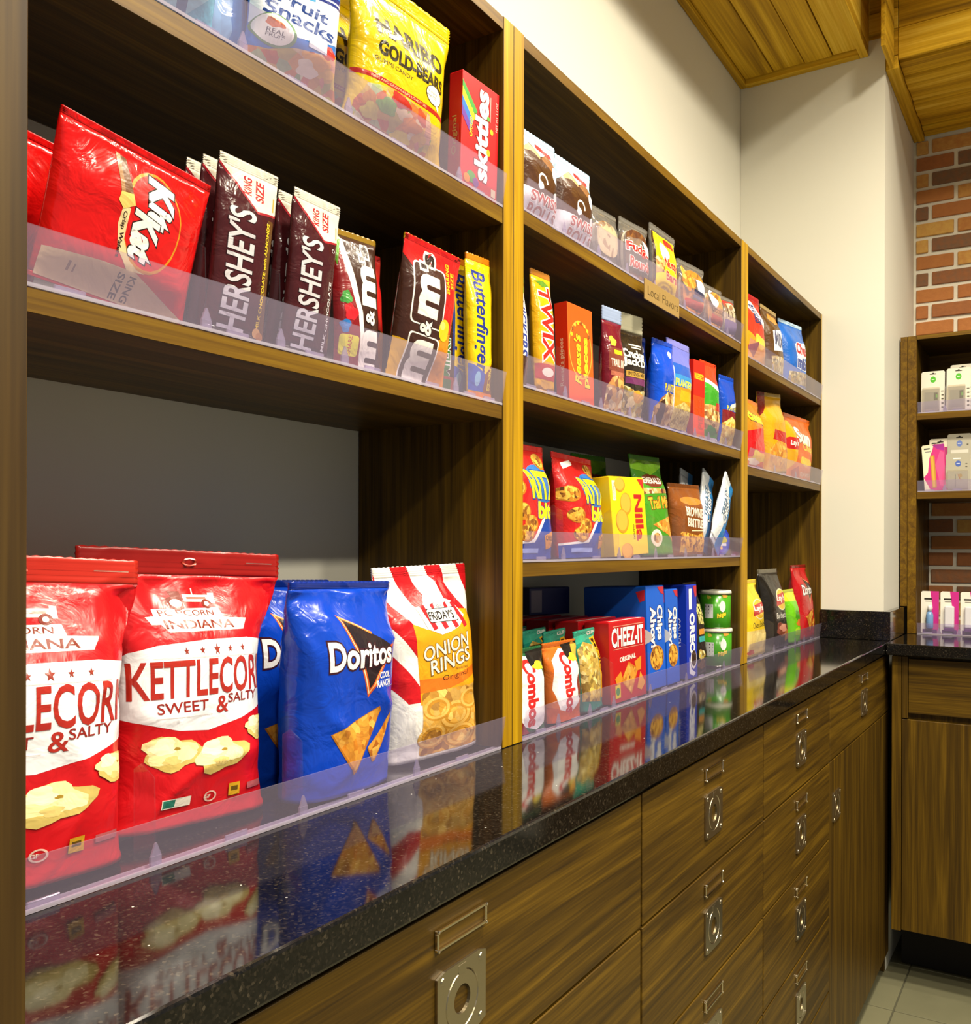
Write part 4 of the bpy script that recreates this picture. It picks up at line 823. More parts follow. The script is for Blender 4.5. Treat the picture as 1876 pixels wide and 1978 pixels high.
rp = [T('Reese\'s', .36, .46, .50, .26, '#e8c61c', rot=90, bold=.03, shear=.2, out='#6a2a0a', ow=.03), T('pieces', .70, .44, .52, .26, '#e8c61c', rot=90, bold=.04, out='#6a2a0a', ow=.03), ('ring', .48, .55, .46, .30, .06, '#f0a03a')]
for i in range(8): p_ = math.pi*(.95-.12*i); rp.append(('ell', .50+.36*math.cos(p_), .66+.17*math.sin(p_), .045, .02, ['#e8c61c', '#8a4a1a', '#f0b43a'][i % 3]))
carton('candy_box', 'orange peanut butter candy box with yellow script lettering', 'candy', 1.2900, .010, Z22+D_, .078, .152, .022, '#e8560a', rp, [('rect', 0, 0, 1, 1, '#d02a0c'), T("Reese's pieces", .5, .40, .48, .40, '#efc0a0', rot=90, bold=.01)], yaw=-3, lean=2)
mr = [('rect', .1, .40, .9, .62, '#7a3a2a'), T('TRAIL MIX', .55, .48, .80, .07, '#e9dcc8', bold=.02), ('poly', [(.05, .05), (.95, .05), (.95, .30), (.6, .40), (.2, .34), (.05, .26)], '@trail'), ('blob', .32, .68, .14, .05, 4, '#c9c23a'), ('rect', .3, .56, .7, .60, '#e6c21c'), ('rect', .15, .36, .85, .40, '#a8604a')]
pouch('trail_mix_bag', 'small dark maroon trail mix bag half hidden behind the orange box', 'snack bag', 1.3900, .052, Z22+D_, .056, .128, .026, '#5a1220', mr, yaw=0, lean=2, seed=73, **cb)
pouch('trail_mix_bag', 'maroon trail mix bag with shiny silver top', 'snack bag', 1.4240, .010, Z22+D_, .060, .180, .026, '#6a1424', mr, yaw=-7, lean=0, seed=74, seal_col='#8f9fc0', seal=.13, **{k: v for k, v in cb.items() if k != 'seal'})
jk = [T('Cracker', .50, .615, .92, .085, '#e9e6da', bold=.04, out='#1a1512', ow=.05), T("Jack'D", .48, .53, .92, .095, '#e9e6da', bold=.04, out='#1a1512', ow=.05), ('rect', .12, .395, .92, .45, '#b08a3a'), T('INTENSE MIX', .52, .425, .7, .035, '#2a1a0c', bold=.02), ('rect', .10, .33, .92, .39, '#6a2a5a'), ('poly', [(.08, .04), (.94, .04), (.94, .30), (.5, .26), (.08, .31)], '@mixture'), ('blob', .58, .22, .20, .06, 4, '#e0a02c'), ('blob', .36, .16, .16, .05, 7, '#efd9a0'), ('rect', .35, .70, .82, .715, '#d8d4c8'), ('rect', .42, .675, .78, .688, '#d8d4c8')]
pouch('trail_mix_bag', 'silver-topped dark snack mix bag with white block letters', 'snack bag', 1.4990, .008, Z22+D_, .076, .186, .030, '#241c14', jk, yaw=-11, lean=0, seed=75, seal_col='#a8a48c', seal=.17, **{k: v for k, v in cb.items() if k not in ('seal', 'nx')})
pl = [T('PLANTERS', .66, .47, .62, .09, '#d8c23a', bold=.03, out='#1a2a5a', ow=.04), ('poly', [(.04, .04), (.96, .04), (.96, .40), (.5, .42), (.2, .34), (.04, .24)], '@nuts'), ('poly', [(.1, .04), (.5, .04), (.35, .34), (.18, .3)], '#3a1c10'), ('ell', .78, .86, .09, .04, '#e0e4f0')]
p1 = pouch('nut_bag', 'blue nut bag with brown nut window, left of the sunflower seeds', 'snack bag', 1.6420, .010, Z22+D_, .080, .166, .030, '#0b47c4', pl, yaw=-6, lean=-2, seed=76, group='blue nut bags', **cb)
dup(p1, -.022, .046, .012, 'blue nut bag behind, only its dark top corner showing', None)
pouch('nut_bag', 'sunflower seed bag with pointed lilac top and orange middle', 'snack bag', 1.7260, .010, Z22+D_, .096, .180, .030, '#2458b8', [('rect', 0, .74, 1, .93, '#6a72c8'), ('rect', 0, .50, 1, .62, '#2f86c8'), T('PLANTERS', .55, .535, .84, .08, '#d8cf3a', bold=.04), ('poly', [(.0, .26), (1, .30), (1, .50), (0, .48)], '#d88a1c'), ('poly', [(.3, .34), (.9, .36), (.88, .46), (.34, .46)], '#e6a81e'), ('poly', [(.06, .05), (.94, .05), (.94, .28), (.5, .34), (.06, .25)], '@seeds'), ('poly', [(0, 0), (.12, 0), (.12, .7), (0, .74)], '#c3cbe4')], yaw=-6, lean=-1, roll=2, seed=77, seal_col='#7f80cf', seal=.07, topbend=.002, **{k: v for k, v in cb.items() if k != 'seal'})
carton('candy_box', 'tall narrow red-orange box with yellow top lettering among the nuts', 'candy', 1.8190, .010, Z22+D_, .056, .158, .022, '#e6430d', [('rect', 0, .55, 1, 1, '#d9200f'), T("REESE'S", .5, .80, .8, .08, '#e8c61c', bold=.04), T('PIECES', .62, .33, .40, .40, '#b8461a', rot=90, bold=.03), ('rect', .0, .0, 1, .06, '#e98a1c')], [('rect', 0, 0, 1, 1, '#c81a12')], yaw=-4, lean=0)
pouch('nut_bag', 'green and red peanut bag with white band', 'snack bag', 1.9200, .010, Z22+D_, .086, .174, .028, '#3f9a2a', [('poly', [(0, .78), (1, .70), (1, 1), (0, 1)], '#d8401c'), ('poly', [(0, .74), (1, .62), (1, .70), (0, .79)], '#eae8e0'), ('poly', [(.05, .16), (.95, .14), (.95, .46), (.05, .46)], '@nuts'), ('blob', .40, .15, .28, .06, 3, '#2f8a2a'), ('rect', .58, .40, .95, .50, '#b0241c'), ('rect', 0, .0, 1, .08, '#c9c3cc')], yaw=-4, lean=1, seed=78, seal_col='#d8481c', **cb)
bl = [('poly', [(.05, .05), (.95, .05), (.95, .36), (.5, .44), (.05, .34)], '@corn'), ('poly', [(.05, .34), (.5, .44), (.95, .36), (.95, .50), (.05, .52)], '#7a1c20'), T('PLANTERS', .56, .55, .76, .07, '#d8cf3a', bold=.03), ('poly', [(.45, .55), (.95, .6), (.95, .66), (.45, .6)], '#d9d6cf')]
b2 = pouch('nut_bag', 'blue peanut bag in front, last on the shelf before the divider', 'snack bag', 2.0270, .010, Z22+D_, .074, .160, .028, '#1646b4', bl, yaw=-7, lean=-1, seed=79, group='blue peanut bags', **cb)
pouch('nut_bag', 'blue peanut bag set back between the green one and the last one', 'snack bag', 1.9850, .056, Z22+D_, .060, .168, .024, '#1646b4', bl, yaw=-4, lean=1, seed=80, group='blue peanut bags', **cb)

# ---- middle unit, lower shelf: crackers and wafers
rz = [('poly', [(0, .0), (1, .0), (1, .40), (.66, .34), (.40, .14), (0, .12)], '#1c3f9a'), ('poly', [(0, .12), (.40, .14), (.66, .34), (1, .40), (1, .425), (.62, .36), (.36, .165), (0, .14)], '#ecebe6'), ('ell', .66, .655, .36, .17, '#2f6ab0'), T('RITZ', .66, .64, .66, .25, '#e6de1e', bold=.04, shear=-.25, out='#1c3f8a', ow=.03), T('bits', .76, .42, .50, .15, '#e6de1e', bold=.05, out='#1c3f8a', ow=.03)]
for (cx, cy, sd) in ((.18, .40, 1), (.34, .30, 2), (.10, .60, 3), (.80, .86, 4), (.24, .22, 5)): rz += [('ell', cx, cy, .14, .075, '#b8741c'), ('ell', cx-.01, cy+.006, .125, .066, '@cookie')]
rz += [('poly', [(.12, .84), (.4, .90), (.4, .95), (.12, .90)], '#ecebe6'), ('poly', [(.62, .20), (.98, .26), (.98, .12), (.68, .08)], '#d08a2c'), T('CHEESE', .82, .18, .28, .045, '#3a1c10', bold=.02), ('rect', .08, .05, .5, .09, '#8fa2d8')]
ra_ = pouch('cracker_bag', 'red cracker bag cut by the divider, blue and yellow lettering', 'snack bag', 1.1530, .008, Z23+D_, .122, .166, .048, '#c01a1a', rz, yaw=-1, lean=3, seed=81, seal=.05, narrow=.05, wr=.002, group='red cracker bags')
pouch('cracker_bag', 'whole red cracker bag beside the yellow wafer box, its side fold showing', 'snack bag', 1.3310, .010, Z23+D_, .168, .164, .056, '#b81818', rz, yaw=5, lean=4, seed=82, seal=.05, narrow=.06, wr=.003, group='red cracker bags')
nl = [T('Nilla', .78, .48, .60, .24, '#b01c1c', rot=-90, bold=.04), T('WAFERS', .60, .30, .20, .05, '#5a4a1a', rot=-90, bold=.01), ('poly', [(.80, .98), (.98, .98), (.98, .83)], '#c02a22'), ('rect', .06, .70, .15, .95, '#f3ecc8'), T('NABISCO', .105, .82, .2, .05, '#8a7a3a', rot=-90, bold=.01)]
for (cx, cy, rx, ry) in ((.28, .94, .15, .09), (.42, .66, .16, .14), (.28, .44, .18, .15), (.36, .06, .17, .10)): nl += [('ell', cx, min(cy, .99-ry), rx, ry, '#c98a24'), ('ell', cx-.01, min(cy, .99-ry)+.01, rx*.86, ry*.86, '#e0a83c')]
carton('wafer_box', 'yellow vanilla wafer box with red lettering', 'snack box', 1.4955, .0145, Z23+D_, .136, .136, .036, '#ecca10', nl, [('rect', .1, .1, .3, .9, '#3a2a10')], yaw=-2, lean=4, roll=-2.2)
em = [('ell', .46, .74, .34, .07, '#6a2a14'), T('EMERALD', .46, .74, .62, .065, '#efe9dc', bold=.03), T('Trail Mix', .58, .52, .84, .12, '#e8a82c', bold=.03, slope=.25, out='#7a3a14', ow=.05), ('poly', [(.1, .60), (.9, .62), (.9, .66), (.1, .66)], '@trail'), ('poly', [(.2, .30), (.95, .40), (.95, .10), (.7, .2)], '@chips'), ('ell', .30, .17, .18, .085, '#e6dfc4'), ('ell', .30, .17, .12, .05, '@nuts'), ('poly', [(0, .86), (.5, .80), (1, .9), (1, .95), (0, .95)], '#7ab52a')]
eg = pouch('trail_mix_bag', 'green trail mix bag with brown oval, front one', 'snack bag', 1.6520, .016, Z23+D_, .130, .192, .032, '#3f8a1c', em, yaw=-3, lean=8, roll=-1, seed=83, group='green trail mix bags', seal=.05, narrow=.08)
dup(eg, -.066, .085, 0, 'green trail mix bag behind the yellow box, nearer the red cracker bags', None); dup(eg, -.010, .126, 0, 'green trail mix bag at the back between the other two', None)
pouch('brownie_bag', 'brown brownie crisp bag with pale lettering', 'snack bag', 1.8110, .014, Z23+D_, .152, .146, .040, '#7a4214', [('poly', [(.1, .05), (.9, .05), (.92, .34), (.6, .28), (.1, .34)], '@cookie'), T('BROWNIE', .56, .60, .64, .13, '#efe6d2', bold=.03, slope=-.3), T('BRITTLE', .58, .45, .60, .12, '#efe6d2', bold=.03, slope=-.3), ('ell', .52, .76, .34, .06, '#b5762c'), ('rect', .4, .34, .85, .355, '#e6d2a8')], yaw=-4, lean=2, roll=-1, seed=84, seal=.05, narrow=.07)
rk = [('poly', [(.42, 0), (1, 0), (1, 1), (.62, 1), (.5, .5)], '#2c7fc0'), T('CRISPY', .52, .60, .46, .36, '#ecf0f4', rot=90, bold=.03, out='#24384a', ow=.06), T('TREATS', .26, .60, .40, .26, '#4a6a8a', rot=90, bold=.03)]
rice = dict(seal=.07, bseal=.07, narrow=.05, wr=.0015, rough=.2, nx=14, ny=22, group='blue and white crispy bars')
pouch('crispy_bar', 'blue and white crispy bar leaning right, front one', 'snack bar', 1.9380, .010, Z23+.004, .074, .176, .016, '#e4e8ec', rk, yaw=2, lean=-2, roll=33, seed=85, seal_col='#cfd6dc', **rice)
pouch('crispy_bar', 'blue and white crispy bar leaning right, second one behind', 'snack bar', 1.9280, .034, Z23+.004, .074, .178, .016, '#e4e8ec', rk, yaw=1, lean=2, roll=20, seed=86, seal_col='#cfd6dc', **rice)
pouch('crispy_bar', 'blue and white crispy bar at the very back, only its top corner showing', 'snack bar', 1.9150, .066, Z23+.004, .074, .180, .016, '#e4e8ec', rk, yaw=0, lean=3, roll=10, seed=87, seal_col='#cfd6dc', **rice)
# round snack tub lying on its side, lid outward
root = empty('snack_tub', (2.0285, .052, Z23+D_+.0315)); tag(root, 'small round tub with blue lid lying on its side by the divider', 'snack tub'); root.rotation_euler = (0, 0, R(-14))
def lathe(name, prof, mat, parent, n=32, axis='z', loc=(0, 0, 0)):
    bm = bmesh.new(); rings_ = []
    for r_, z_ in prof: rings_.append([bm.verts.new((r_*math.cos(2*math.pi*i/n), r_*math.sin(2*math.pi*i/n), z_) if axis == 'z' else (r_*math.cos(2*math.pi*i/n), z_, r_*math.sin(2*math.pi*i/n))) for i in range(n)])
    for A, B in zip(rings_[:-1], rings_[1:]):
        for i in range(n): bm.faces.new((A[i], A[(i+1) % n], B[(i+1) % n], B[i])).smooth = True
    bm.faces.new(rings_[0][::-1]); bm.faces.new(rings_[-1]); bmesh.ops.recalc_face_normals(bm, faces=bm.faces)
    o = finish(name, bm, mat, parent); o.location = loc; return o
lathe('tub', [(.0285, -.018), (.024, .035)], film('#8a4a24'), root, axis='y'); lathe('lid', [(.028, -.026), (.0312, -.0255), (.0312, -.018), (.0285, -.018)], film('#2a3fae', .2), root, axis='y')
add_print([(lambda s, t, off: Vector((-.03+.06*s, -.0262-off, -.03+.06*t)), [('ell', .5, .5, .40, .40, '#3350c0'), ('blob', .5, .58, .26, .16, 3, '#c9c23a'), ('rect', .25, .35, .75, .45, '#e6e6ee'), ('ell', .42, .28, .08, .07, '#e8c87a')], .06, .06, 9)], root)

# ---- middle unit, worktop: pretzels, boxes, stacked cans
cm = [('poly', [(.05, .42), (.20, .10), (.60, .02), (.92, .10), (.95, .5), (.75, .86), (.40, .92), (.12, .78)], '#eceae8'), T('Combos', .50, .47, .80, .34, '#c4201f', rot=-90, bold=.05, slope=.0, out='#efedec', ow=.02), ('poly', [(.55, .78), (.95, .82), (1, .98), (.5, .96)], '#1a1614'), ('blob', .75, .78, .16, .05, 5, '#d9c42c'), ('poly', [(0, 0), (.4, 0), (.1, .2), (0, .3)], '#8a1522')]
pouch('pretzel_bag', 'green-edged pretzel snack bag cut by the divider, red script on white', 'snack bag', 1.1420, .010, CT+D_, .094, .118, .030, '#1f5a34', cm, yaw=-3, lean=2, seed=91, seal=.06, narrow=.08)
cm2 = [q if q[-1] != '#8a1522' else ('poly', [(0, 0), (1, 0), (1, .3), (.5, .08), (0, .2)], '#c8561c') for q in cm] + [('ell', .84, .40, .12, .16, '#7a2c1a'), ('blob', .9, .88, .1, .1, 3, '#e0a23a')]
pouch('pretzel_bag', 'orange pretzel snack bag, red script on white oval', 'snack bag', 1.2560, .010, CT+D_, .100, .118, .032, '#c9641a', cm2, yaw=-2, lean=3, seed=92, seal=.06, narrow=.08)
mj = [('rect', .70, .12, .95, .92, '#d9a21c'), T('MOJO', .83, .66, .42, .20, '#2a1c0c', rot=-90, bold=.02), ('poly', [(.02, .14), (.68, .08), (.68, .80), (.3, .86), (.02, .78)], '@granola'), ('poly', [(0, .84), (1, .90), (1, 1), (0, 1)], '#2f9a80'), T('CLIF', .80, .95, .36, .05, '#e9e6e0', bold=.04)]
mo = pouch('granola_bag', 'teal granola bag with yellow side band, front one', 'snack bag', 1.3530, .012, CT+D_, .086, .128, .028, '#15806c', mj, yaw=4, lean=5, roll=-1, seed=93, seal=.06, narrow=.06, group='teal granola bags')
for i, (dx, dy) in enumerate(((-.034, .036), (-.036, .072), (-.040, .106))): dup(mo, dx, dy, .0, ['teal granola bag directly behind the front one', 'teal granola bag third from the front', 'teal granola bag at the back of its row'][i], None)
cz = [T('CHEEZ-IT', .50, .80, .88, .24, '#f3f0ea', bold=.03, out='#7a1210', ow=.02), ('rect', .10, .935, .94, .945, '#d9907a'), ('rect', .10, .655, .94, .663, '#d9907a'), T('ORIGINAL', .48, .53, .44, .062, '#f0e6da', bold=.04, slope=.3), ('poly', [(.28, .26), (.50, .48), (.76, .36), (.56, .06)], '#c46a14'), ('poly', [(.30, .265), (.50, .465), (.74, .36), (.56, .08)], '@chips'), ('ell', .52, .28, .02, .02, '#7a3a0c'), ('poly', [(.66, .46), (.86, .52), (.84, .34), (.72, .34)], '#dd8a24'), ('poly', [(.12, .30), (.28, .38), (.32, .28), (.20, .18)], '#dd8a24'), ('poly', [(.72, .12), (.82, .32), (.96, .16), (.84, .08)], '#e09a30'), ('rect', .12, .06, .26, .22, '#d9c41c'), ('ell', .19, .14, .05, .05, '#3f8a3a')]
ch = carton('cracker_box', 'red cheese cracker box with white lettering, front one', 'snack box', 1.4740, .010, CT+D_, .146, .136, .045, '#b80f16', cz, [], [('rect', .05, .05, .95, .2, '#e6d6d0')], yaw=-1, lean=2, group='red cracker boxes')
for i in range(3): dup(ch, -.012-.01*i, .050*(i+1), -.0, ['red cracker box second from the front', 'red cracker box third from the front', 'red cracker box at the back of the row'][i], None)
carton('cookie_box', 'dark blue box leaning at the back above the red cracker boxes', 'snack box', 1.520, .190, CT+.1395, .10, .050, .032, '#0d1d5a', [('rect', .04, .1, .3, .9, '#8a8a92')], [], yaw=-20, lean=0)
ah = [T('Chips', .68, .64, .34, .40, '#eceae8', rot=-90, bold=.04, out='#1a2470', ow=.05), T('Ahoy!', .30, .60, .40, .40, '#eceae8', rot=-90, bold=.04, out='#1a2470', ow=.05), ('ell', .50, .30, .38, .12, '#b87a24'), ('ell', .49, .302, .35, .108, '@cookie'), ('poly', [(.62, .99), (.98, .99), (.98, .91), (.8, .93)], '#b82a3a')]
al = [('ell', .72, .52, .36, .10, '#eceae8'), T('Chips Ahoy!', .72, .52, .5, .1, '#1a2470', bold=.03), ('poly', [(.84, .95), (.98, .97), (.98, .87), (.9, .85)], '#b82a3a')]
a1 = carton('cookie_box', 'bright blue chocolate chip cookie box, tall, beside the red cracker box', 'snack box', 1.6020, .010, CT+D_, .082, .187, .125, '#0f5ac8', ah, al, yaw=-1, lean=2, group='blue cookie boxes')
carton('cookie_box', 'bright blue chocolate chip cookie box, shorter second one', 'snack box', 1.6840, .010, CT+D_, .064, .179, .10, '#0f5ac8', ah, al, yaw=0, lean=2, group='blue cookie boxes')
oc = [T('OREO', .52, .48, .44, .52, '#ecebf2', rot=-90, bold=.05), ('rect', .22, .74, .5, .96, '#e6e9f4'), ('poly', [(.64, .99), (.98, .99), (.98, .88), (.82, .86)], '#b82a3a'), ('ell', .62, .20, .30, .10, '#ece9e4'), ('ell', .64, .21, .25, .085, '#2a1a12'), ('ring', .64, .21, .18, .06, .3, '#5a4030'), ('poly', [(.2, .24), (.4, .10), (.8, .05), (.6, .02), (.2, .06)], '#e9ecf4')]
carton('cookie_box', 'royal blue sandwich cookie box with white capital letters', 'snack box', 1.7860, .010, CT+D_, .058, .186, .075, '#1232b0', oc, [('poly', [(.3, .95), (.72, .97), (.74, .85), (.5, .84)], '#b82a3a'), T('OREO', .4, .35, .5, .4, '#d6dcf0', rot=-90, bold=.04), T('GOLDEN', .75, .5, .3, .16, '#d6dcf0', rot=-90, bold=.01)], yaw=0, lean=1)
pouch('snack_mix_bag', 'black snack mix bag with pale yellow lettering beside the green cans', 'snack bag', 1.8670, .014, CT+D_, .078, .190, .034, '#14110c', [T('SNACK', .44, .70, .62, .12, '#d8cf7a', bold=.04, slope=-.2, out='#3a341a', ow=.03), T('MIX', .56, .58, .46, .10, '#d8cf7a', bold=.04, slope=-.2, out='#3a341a', ow=.03), ('rect', .30, .42, .9, .48, '#c8862a'), ('rect', .28, .34, .9, .40, '#2f9a9a'), ('blob', .4, .20, .22, .06, 3, '@mixture'), ('blob', .4, .10, .26, .05, 5, '#5a3a1c')], yaw=0, lean=5, seed=94, seal=.06, narrow=.1, seal_col='#4a4434')
def can(label, x, y, z):
    root = empty('chip_can', (x, y, z)); tag(root, label, 'chip can', 'green chip cans'); r_, h_ = .0345, .081
    lathe('can', [(r_-.001, 0), (r_, .001), (r_, h_), (r_-.002, h_)], film('#3f8f1c', .22), root, 40); lathe('lid', [(r_+.0016, h_-.006), (r_+.0018, h_-.002), (r_+.0006, h_+.0022), (r_-.003, h_+.0024), (r_-.004, h_+.0012), (.002, h_+.0012)], film('#d8d6c4', .3), root, 40)
    lathe('rim', [(r_+.0004, 0), (r_+.0006, .0018), (r_+.0002, .0022)], chrome, root, 40)
    P = lambda s, t, off: Vector(((r_+off)*math.cos(R(112+160*s)), (r_+off)*math.sin(R(112+160*s)), t*h_))
    add_print([(P, [('rect', .30, .28, .50, .66, '#d6d8d8'), ('rect', .32, .32, .48, .34, '#3a3a3a'), ('rect', .32, .40, .48, .44, '#3a3a3a'), ('rect', .32, .50, .48, .53, '#3a3a3a'), ('rect', .32, .58, .48, .62, '#3a3a3a'), T('Pringles', .70, .36, .22, .16, '#e6cf2a', bold=.05, slope=.5, out='#7a1a12', ow=.04), ('ell', .72, .60, .075, .15, '#efece4'), ('blob', .40, .85, .05, .05, 3, '#d9c94a'), ('blob', .78, .88, .07, .05, 4, '#e0a03a')], .096, h_, .008)], root)
can('lower green chip can of the stack, standing on the worktop', 2.0270, .043, CT+D_); can('upper green chip can with pale lid, on top of the other', 2.0260, .045, CT+D_+.0840)

# hanging shelf sign
root = empty('shelf_sign', (1.5675, -.009, 1.692)); tag(root, 'tan shelf sign reading local flavors, hanging below the small cakes', 'sign')
box('sign_plate', -.082, .082, -.0022, 0, -.036, 0, film('#947842', .5), root, .0004)
box('clip', -.004, .004, 0, .0075, -.006, .0, railm, root); 
add_print([(lambda s, t, off: Vector((-.082+.164*s, -.0022-off, -.036+.036*t)), [T('Local Flavors', .52, .50, .88, .42, '#4a3a1c', bold=-.012)], .164, .036, 9)], root, 'lettering')

# ---- far unit
def simple(name, label, x, y, z, w_, h_, t_, col, prints, seed, **k):
    a = dict(seal=.05, narrow=.09, wr=.0028, seed=seed, nx=18, ny=22); a.update(k); return pouch(name, label, 'snack bag', x, y, z, w_, h_, t_, col, prints, **a)
simple('corn_snack_bag', 'red and orange corn snack bag on the top far shelf, cut by the divider', 2.2420, .008, Z31+D_, .160, .178, .046, '#c8331a', [('poly', [(0, .0), (1, 0), (1, .40), (.5, .30), (0, .44)], '#e0911c'), ('blob', .6, .30, .25, .10, 3, '#efc23a'), ('poly', [(.1, .90), (.6, .90), (.98, .58), (.9, .50), (.4, .64)], '#ecebf0'), T('BUGLES', .52, .70, .30, .30, '#22306a', rot=-90, bold=.04), ('poly', [(.05, .2), (.5, .3), (.3, .06)], '#8a1614')], 101, yaw=-4, lean=3, seal_col='#a8121a', seal=.09)
simple('snack_mix_bag', 'brown and white snack mix bag in the middle of the top far shelf', 2.4300, .008, Z31+D_, .130, .180, .046, '#5a3c18', [('poly', [(.15, .62), (.9, .72), (.98, .40), (.2, .34)], '#eceaf0'), T('MIX', .56, .52, .66, .20, '#22306a', bold=.05, slope=-.15), ('blob', .5, .82, .3, .07, 3, '#d98a2c'), ('poly', [(.1, .05), (.95, .05), (.95, .30), (.1, .26)], '@mixture')], 102, yaw=-2, lean=3, seal_col='#a8905a')
cx_ = [('poly', [(.30, .64), (.98, .72), (.98, .48), (.40, .42)], '#ecebf2'), T('Chex', .66, .58, .60, .17, '#b81f24', bold=.05, slope=-.15, out='#ecebf2', ow=.05), T('mix', .68, .37, .58, .18, '#1c3a8f', bold=.06, slope=-.2, out='#ecebf2', ow=.06), ('poly', [(.1, .05), (.95, .05), (.95, .24), (.1, .22)], '@mixture'), ('rect', 0, .95, 1, 1, '#b9d6ee')]
simple('snack_mix_bag', 'bright blue snack mix bag with red script on white', 2.6350, .006, Z31+D_, .150, .186, .050, '#1f66c4', cx_, 103, yaw=-10, lean=2, seal_col='#a8cbe8')
simple('cheese_puff_bag', 'orange and red cheese puff bag on the lower far shelf, cut by the divider', 2.2400, .006, Z32+D_, .186, .172, .054, '#e07a12', [('poly', [(0, .12), (.5, .2), (1, .30), (1, .62), (.5, .56), (0, .48)], '#c8141a'), T('cheetos', .54, .72, .84, .18, '#e8d21c', bold=.05, slope=-.2, out='#1c1410', ow=.05), ('blob', .5, .16, .30, .08, 3, '#e6d22a'), ('blob', .30, .08, .2, .05, 4, '#efe6c0')], 104, yaw=1, lean=2, seal_col='#e0781a')
simple('corn_chip_bag', 'yellow pointed chip bag between the two orange ones on the lower far shelf', 2.4620, .012, Z32+D_, .150, .212, .045, '#d9a014', [('poly', [(0, .7), (.3, .9), (.3, 1), (0, 1)], '#8a1c14'), ('poly', [(.1, .05), (.9, .05), (.9, .34), (.4, .40), (.1, .3)], '@chips'), ('poly', [(.2, .42), (.9, .36), (.9, .5), (.3, .54)], '#b8241c')], 105, yaw=-8, lean=2, roll=-4, seal_col='#e0b01c')
simple('chip_bag', 'wide orange multigrain chip bag with white script', 2.7050, .0150, Z32+D_, .230, .184, .048, '#d8620c', [('poly', [(0, .12), (.24, .3), (.3, .7), (.12, .9), (0, .86)], '#e0a414'), T('Sun', .50, .68, .56, .24, '#f1ede4', bold=.05, slope=-.2, out='#7a4a12', ow=.03), T('Chips', .70, .50, .50, .14, '#e6c63a', bold=.03, slope=-.2), ('rr', .02, .46, .30, .64, .04, '#c0241f'), T("Lay's", .17, .55, .22, .1, '#f1ede6', bold=.03), ('blob', .58, .30, .24, .07, 3, '#e8b82a'), T('FLAVOR', .62, .10, .46, .06, '#f0dcc0', bold=.02), ('poly', [(.1, .14), (.3, .22), (.36, .05), (.14, .04)], '#b01c1a')], 106, yaw=-5, lean=-1)
ly = lambda s_, txt, c: [('ell', .62, .60, .30, .14, '#e2b51c'), ('ring', .62, .60, .30, .14, .1, '#f2e6b0'), ('poly', [(.30, .52), (.92, .56), (.94, .70), (.34, .66)], '#b81f1c'), T("Lay's", .60, .61, .50, .10, '#f4f1ea', bold=.04, slope=-.1), T(txt, .58, .40, .66, .075, c, bold=.0, shear=.2)]
simple('chip_bag', 'yellow baked potato chip bag on the worktop, cut by the divider', 2.2480, .006, CT+D_, .212, .182, .050, '#e2c016', ly(0, 'Oven Baked', '#2a2416') + [('poly', [(.04, .04), (.9, .04), (.9, .32), (.04, .34)], '#d8bf72'), ('blob', .6, .2, .3, .1, 3, '#e2cd86'), ('blob', .2, .06, .12, .03, 5, '#b8361c')], 107, yaw=1, lean=5)
simple('chip_bag', 'black barbecue potato chip bag beside the yellow baked one', 2.4680, .006, CT+D_, .184, .205, .048, '#1b1712', ly(0, 'Barbecue', '#e0dcd2') + [('blob', .5, .22, .32, .09, 3, '#7a3a2c'), ('blob', .5, .24, .18, .05, 6, '#c98a72'), ('blob', .75, .14, .2, .07, 8, '#b8703c')], 108, yaw=0, lean=6, seal_col='#57513f')
simple('chip_bag', 'narrow lime green chip bag between the black and the red bag', 2.6230, .006, CT+D_, .088, .146, .036, '#6cc014', [('rect', 0, .78, 1, .95, '#d9d82a'), ('blob', .6, .5, .3, .1, 3, '#4a9a12'), ('blob', .6, .36, .25, .06, 5, '#d8782a'), ('blob', .5, .2, .3, .07, 7, '#a8d82a')], 109, yaw=-3, lean=5, seal_col='#c6cf2c')
simple('corn_chip_bag', 'red corn chip bag at the far end, against the end panel', 2.7620, .004, CT+D_, .170, .212, .042, '#b5141a', dorito(0, 0, True), 110, yaw=0, lean=5, seal_col='#8a0f12', seal=.04)

# ---- toiletries against the brick wall
def card_pack(name, label, y, z, w_, h_, col, prints, bl=None, lean=4, roll=0, x=XF+.014, group=None, hole=True, blister=None):
    """hanging card: stiff card with euro hole, clear blister and contents; faces -x"""
    root = empty(name, (x, y, z)); root.matrix_world = Matrix.Translation((x, y, z)) @ Matrix.Rotation(R(-90), 4, 'Z') @ Matrix.Rotation(R(-lean), 4, 'X') @ Matrix.Rotation(R(roll), 4, 'Y')
    tag(root, label, 'toiletry pack', group)
    bm = bmesh.new(); c = .004; pts = [(-w_/2+c, 0), (w_/2-c, 0), (w_/2, c), (w_/2, h_-c), (w_/2-c, h_), (-w_/2+c, h_), (-w_/2, h_-c), (-w_/2, c)]
    prism(bm, pts, 'y', .0085, .0095); bmesh.ops.recalc_face_normals(bm, faces=bm.faces); finish('card', bm, film(col, .5), root)
    add_print([(lambda s, t, off: Vector((-w_/2+s*w_, .0085-off, t*h_)), list(prints) + ([('rr', .36, .925, .64, .945, .02, '#17140f'), ('ell', .5, .948, .05, .018, '#17140f')] if hole else []), w_, h_, 9)], root)
    if blister:
        a, b, c_, d = blister; bm = bmesh.new(); box_bm(bm, -w_/2+a*w_, -w_/2+c_*w_, -.004, .0076, b*h_, d*h_, 0, .003); finish('blister', bm, wrapm, root)
    if bl: bl(root)
    return root
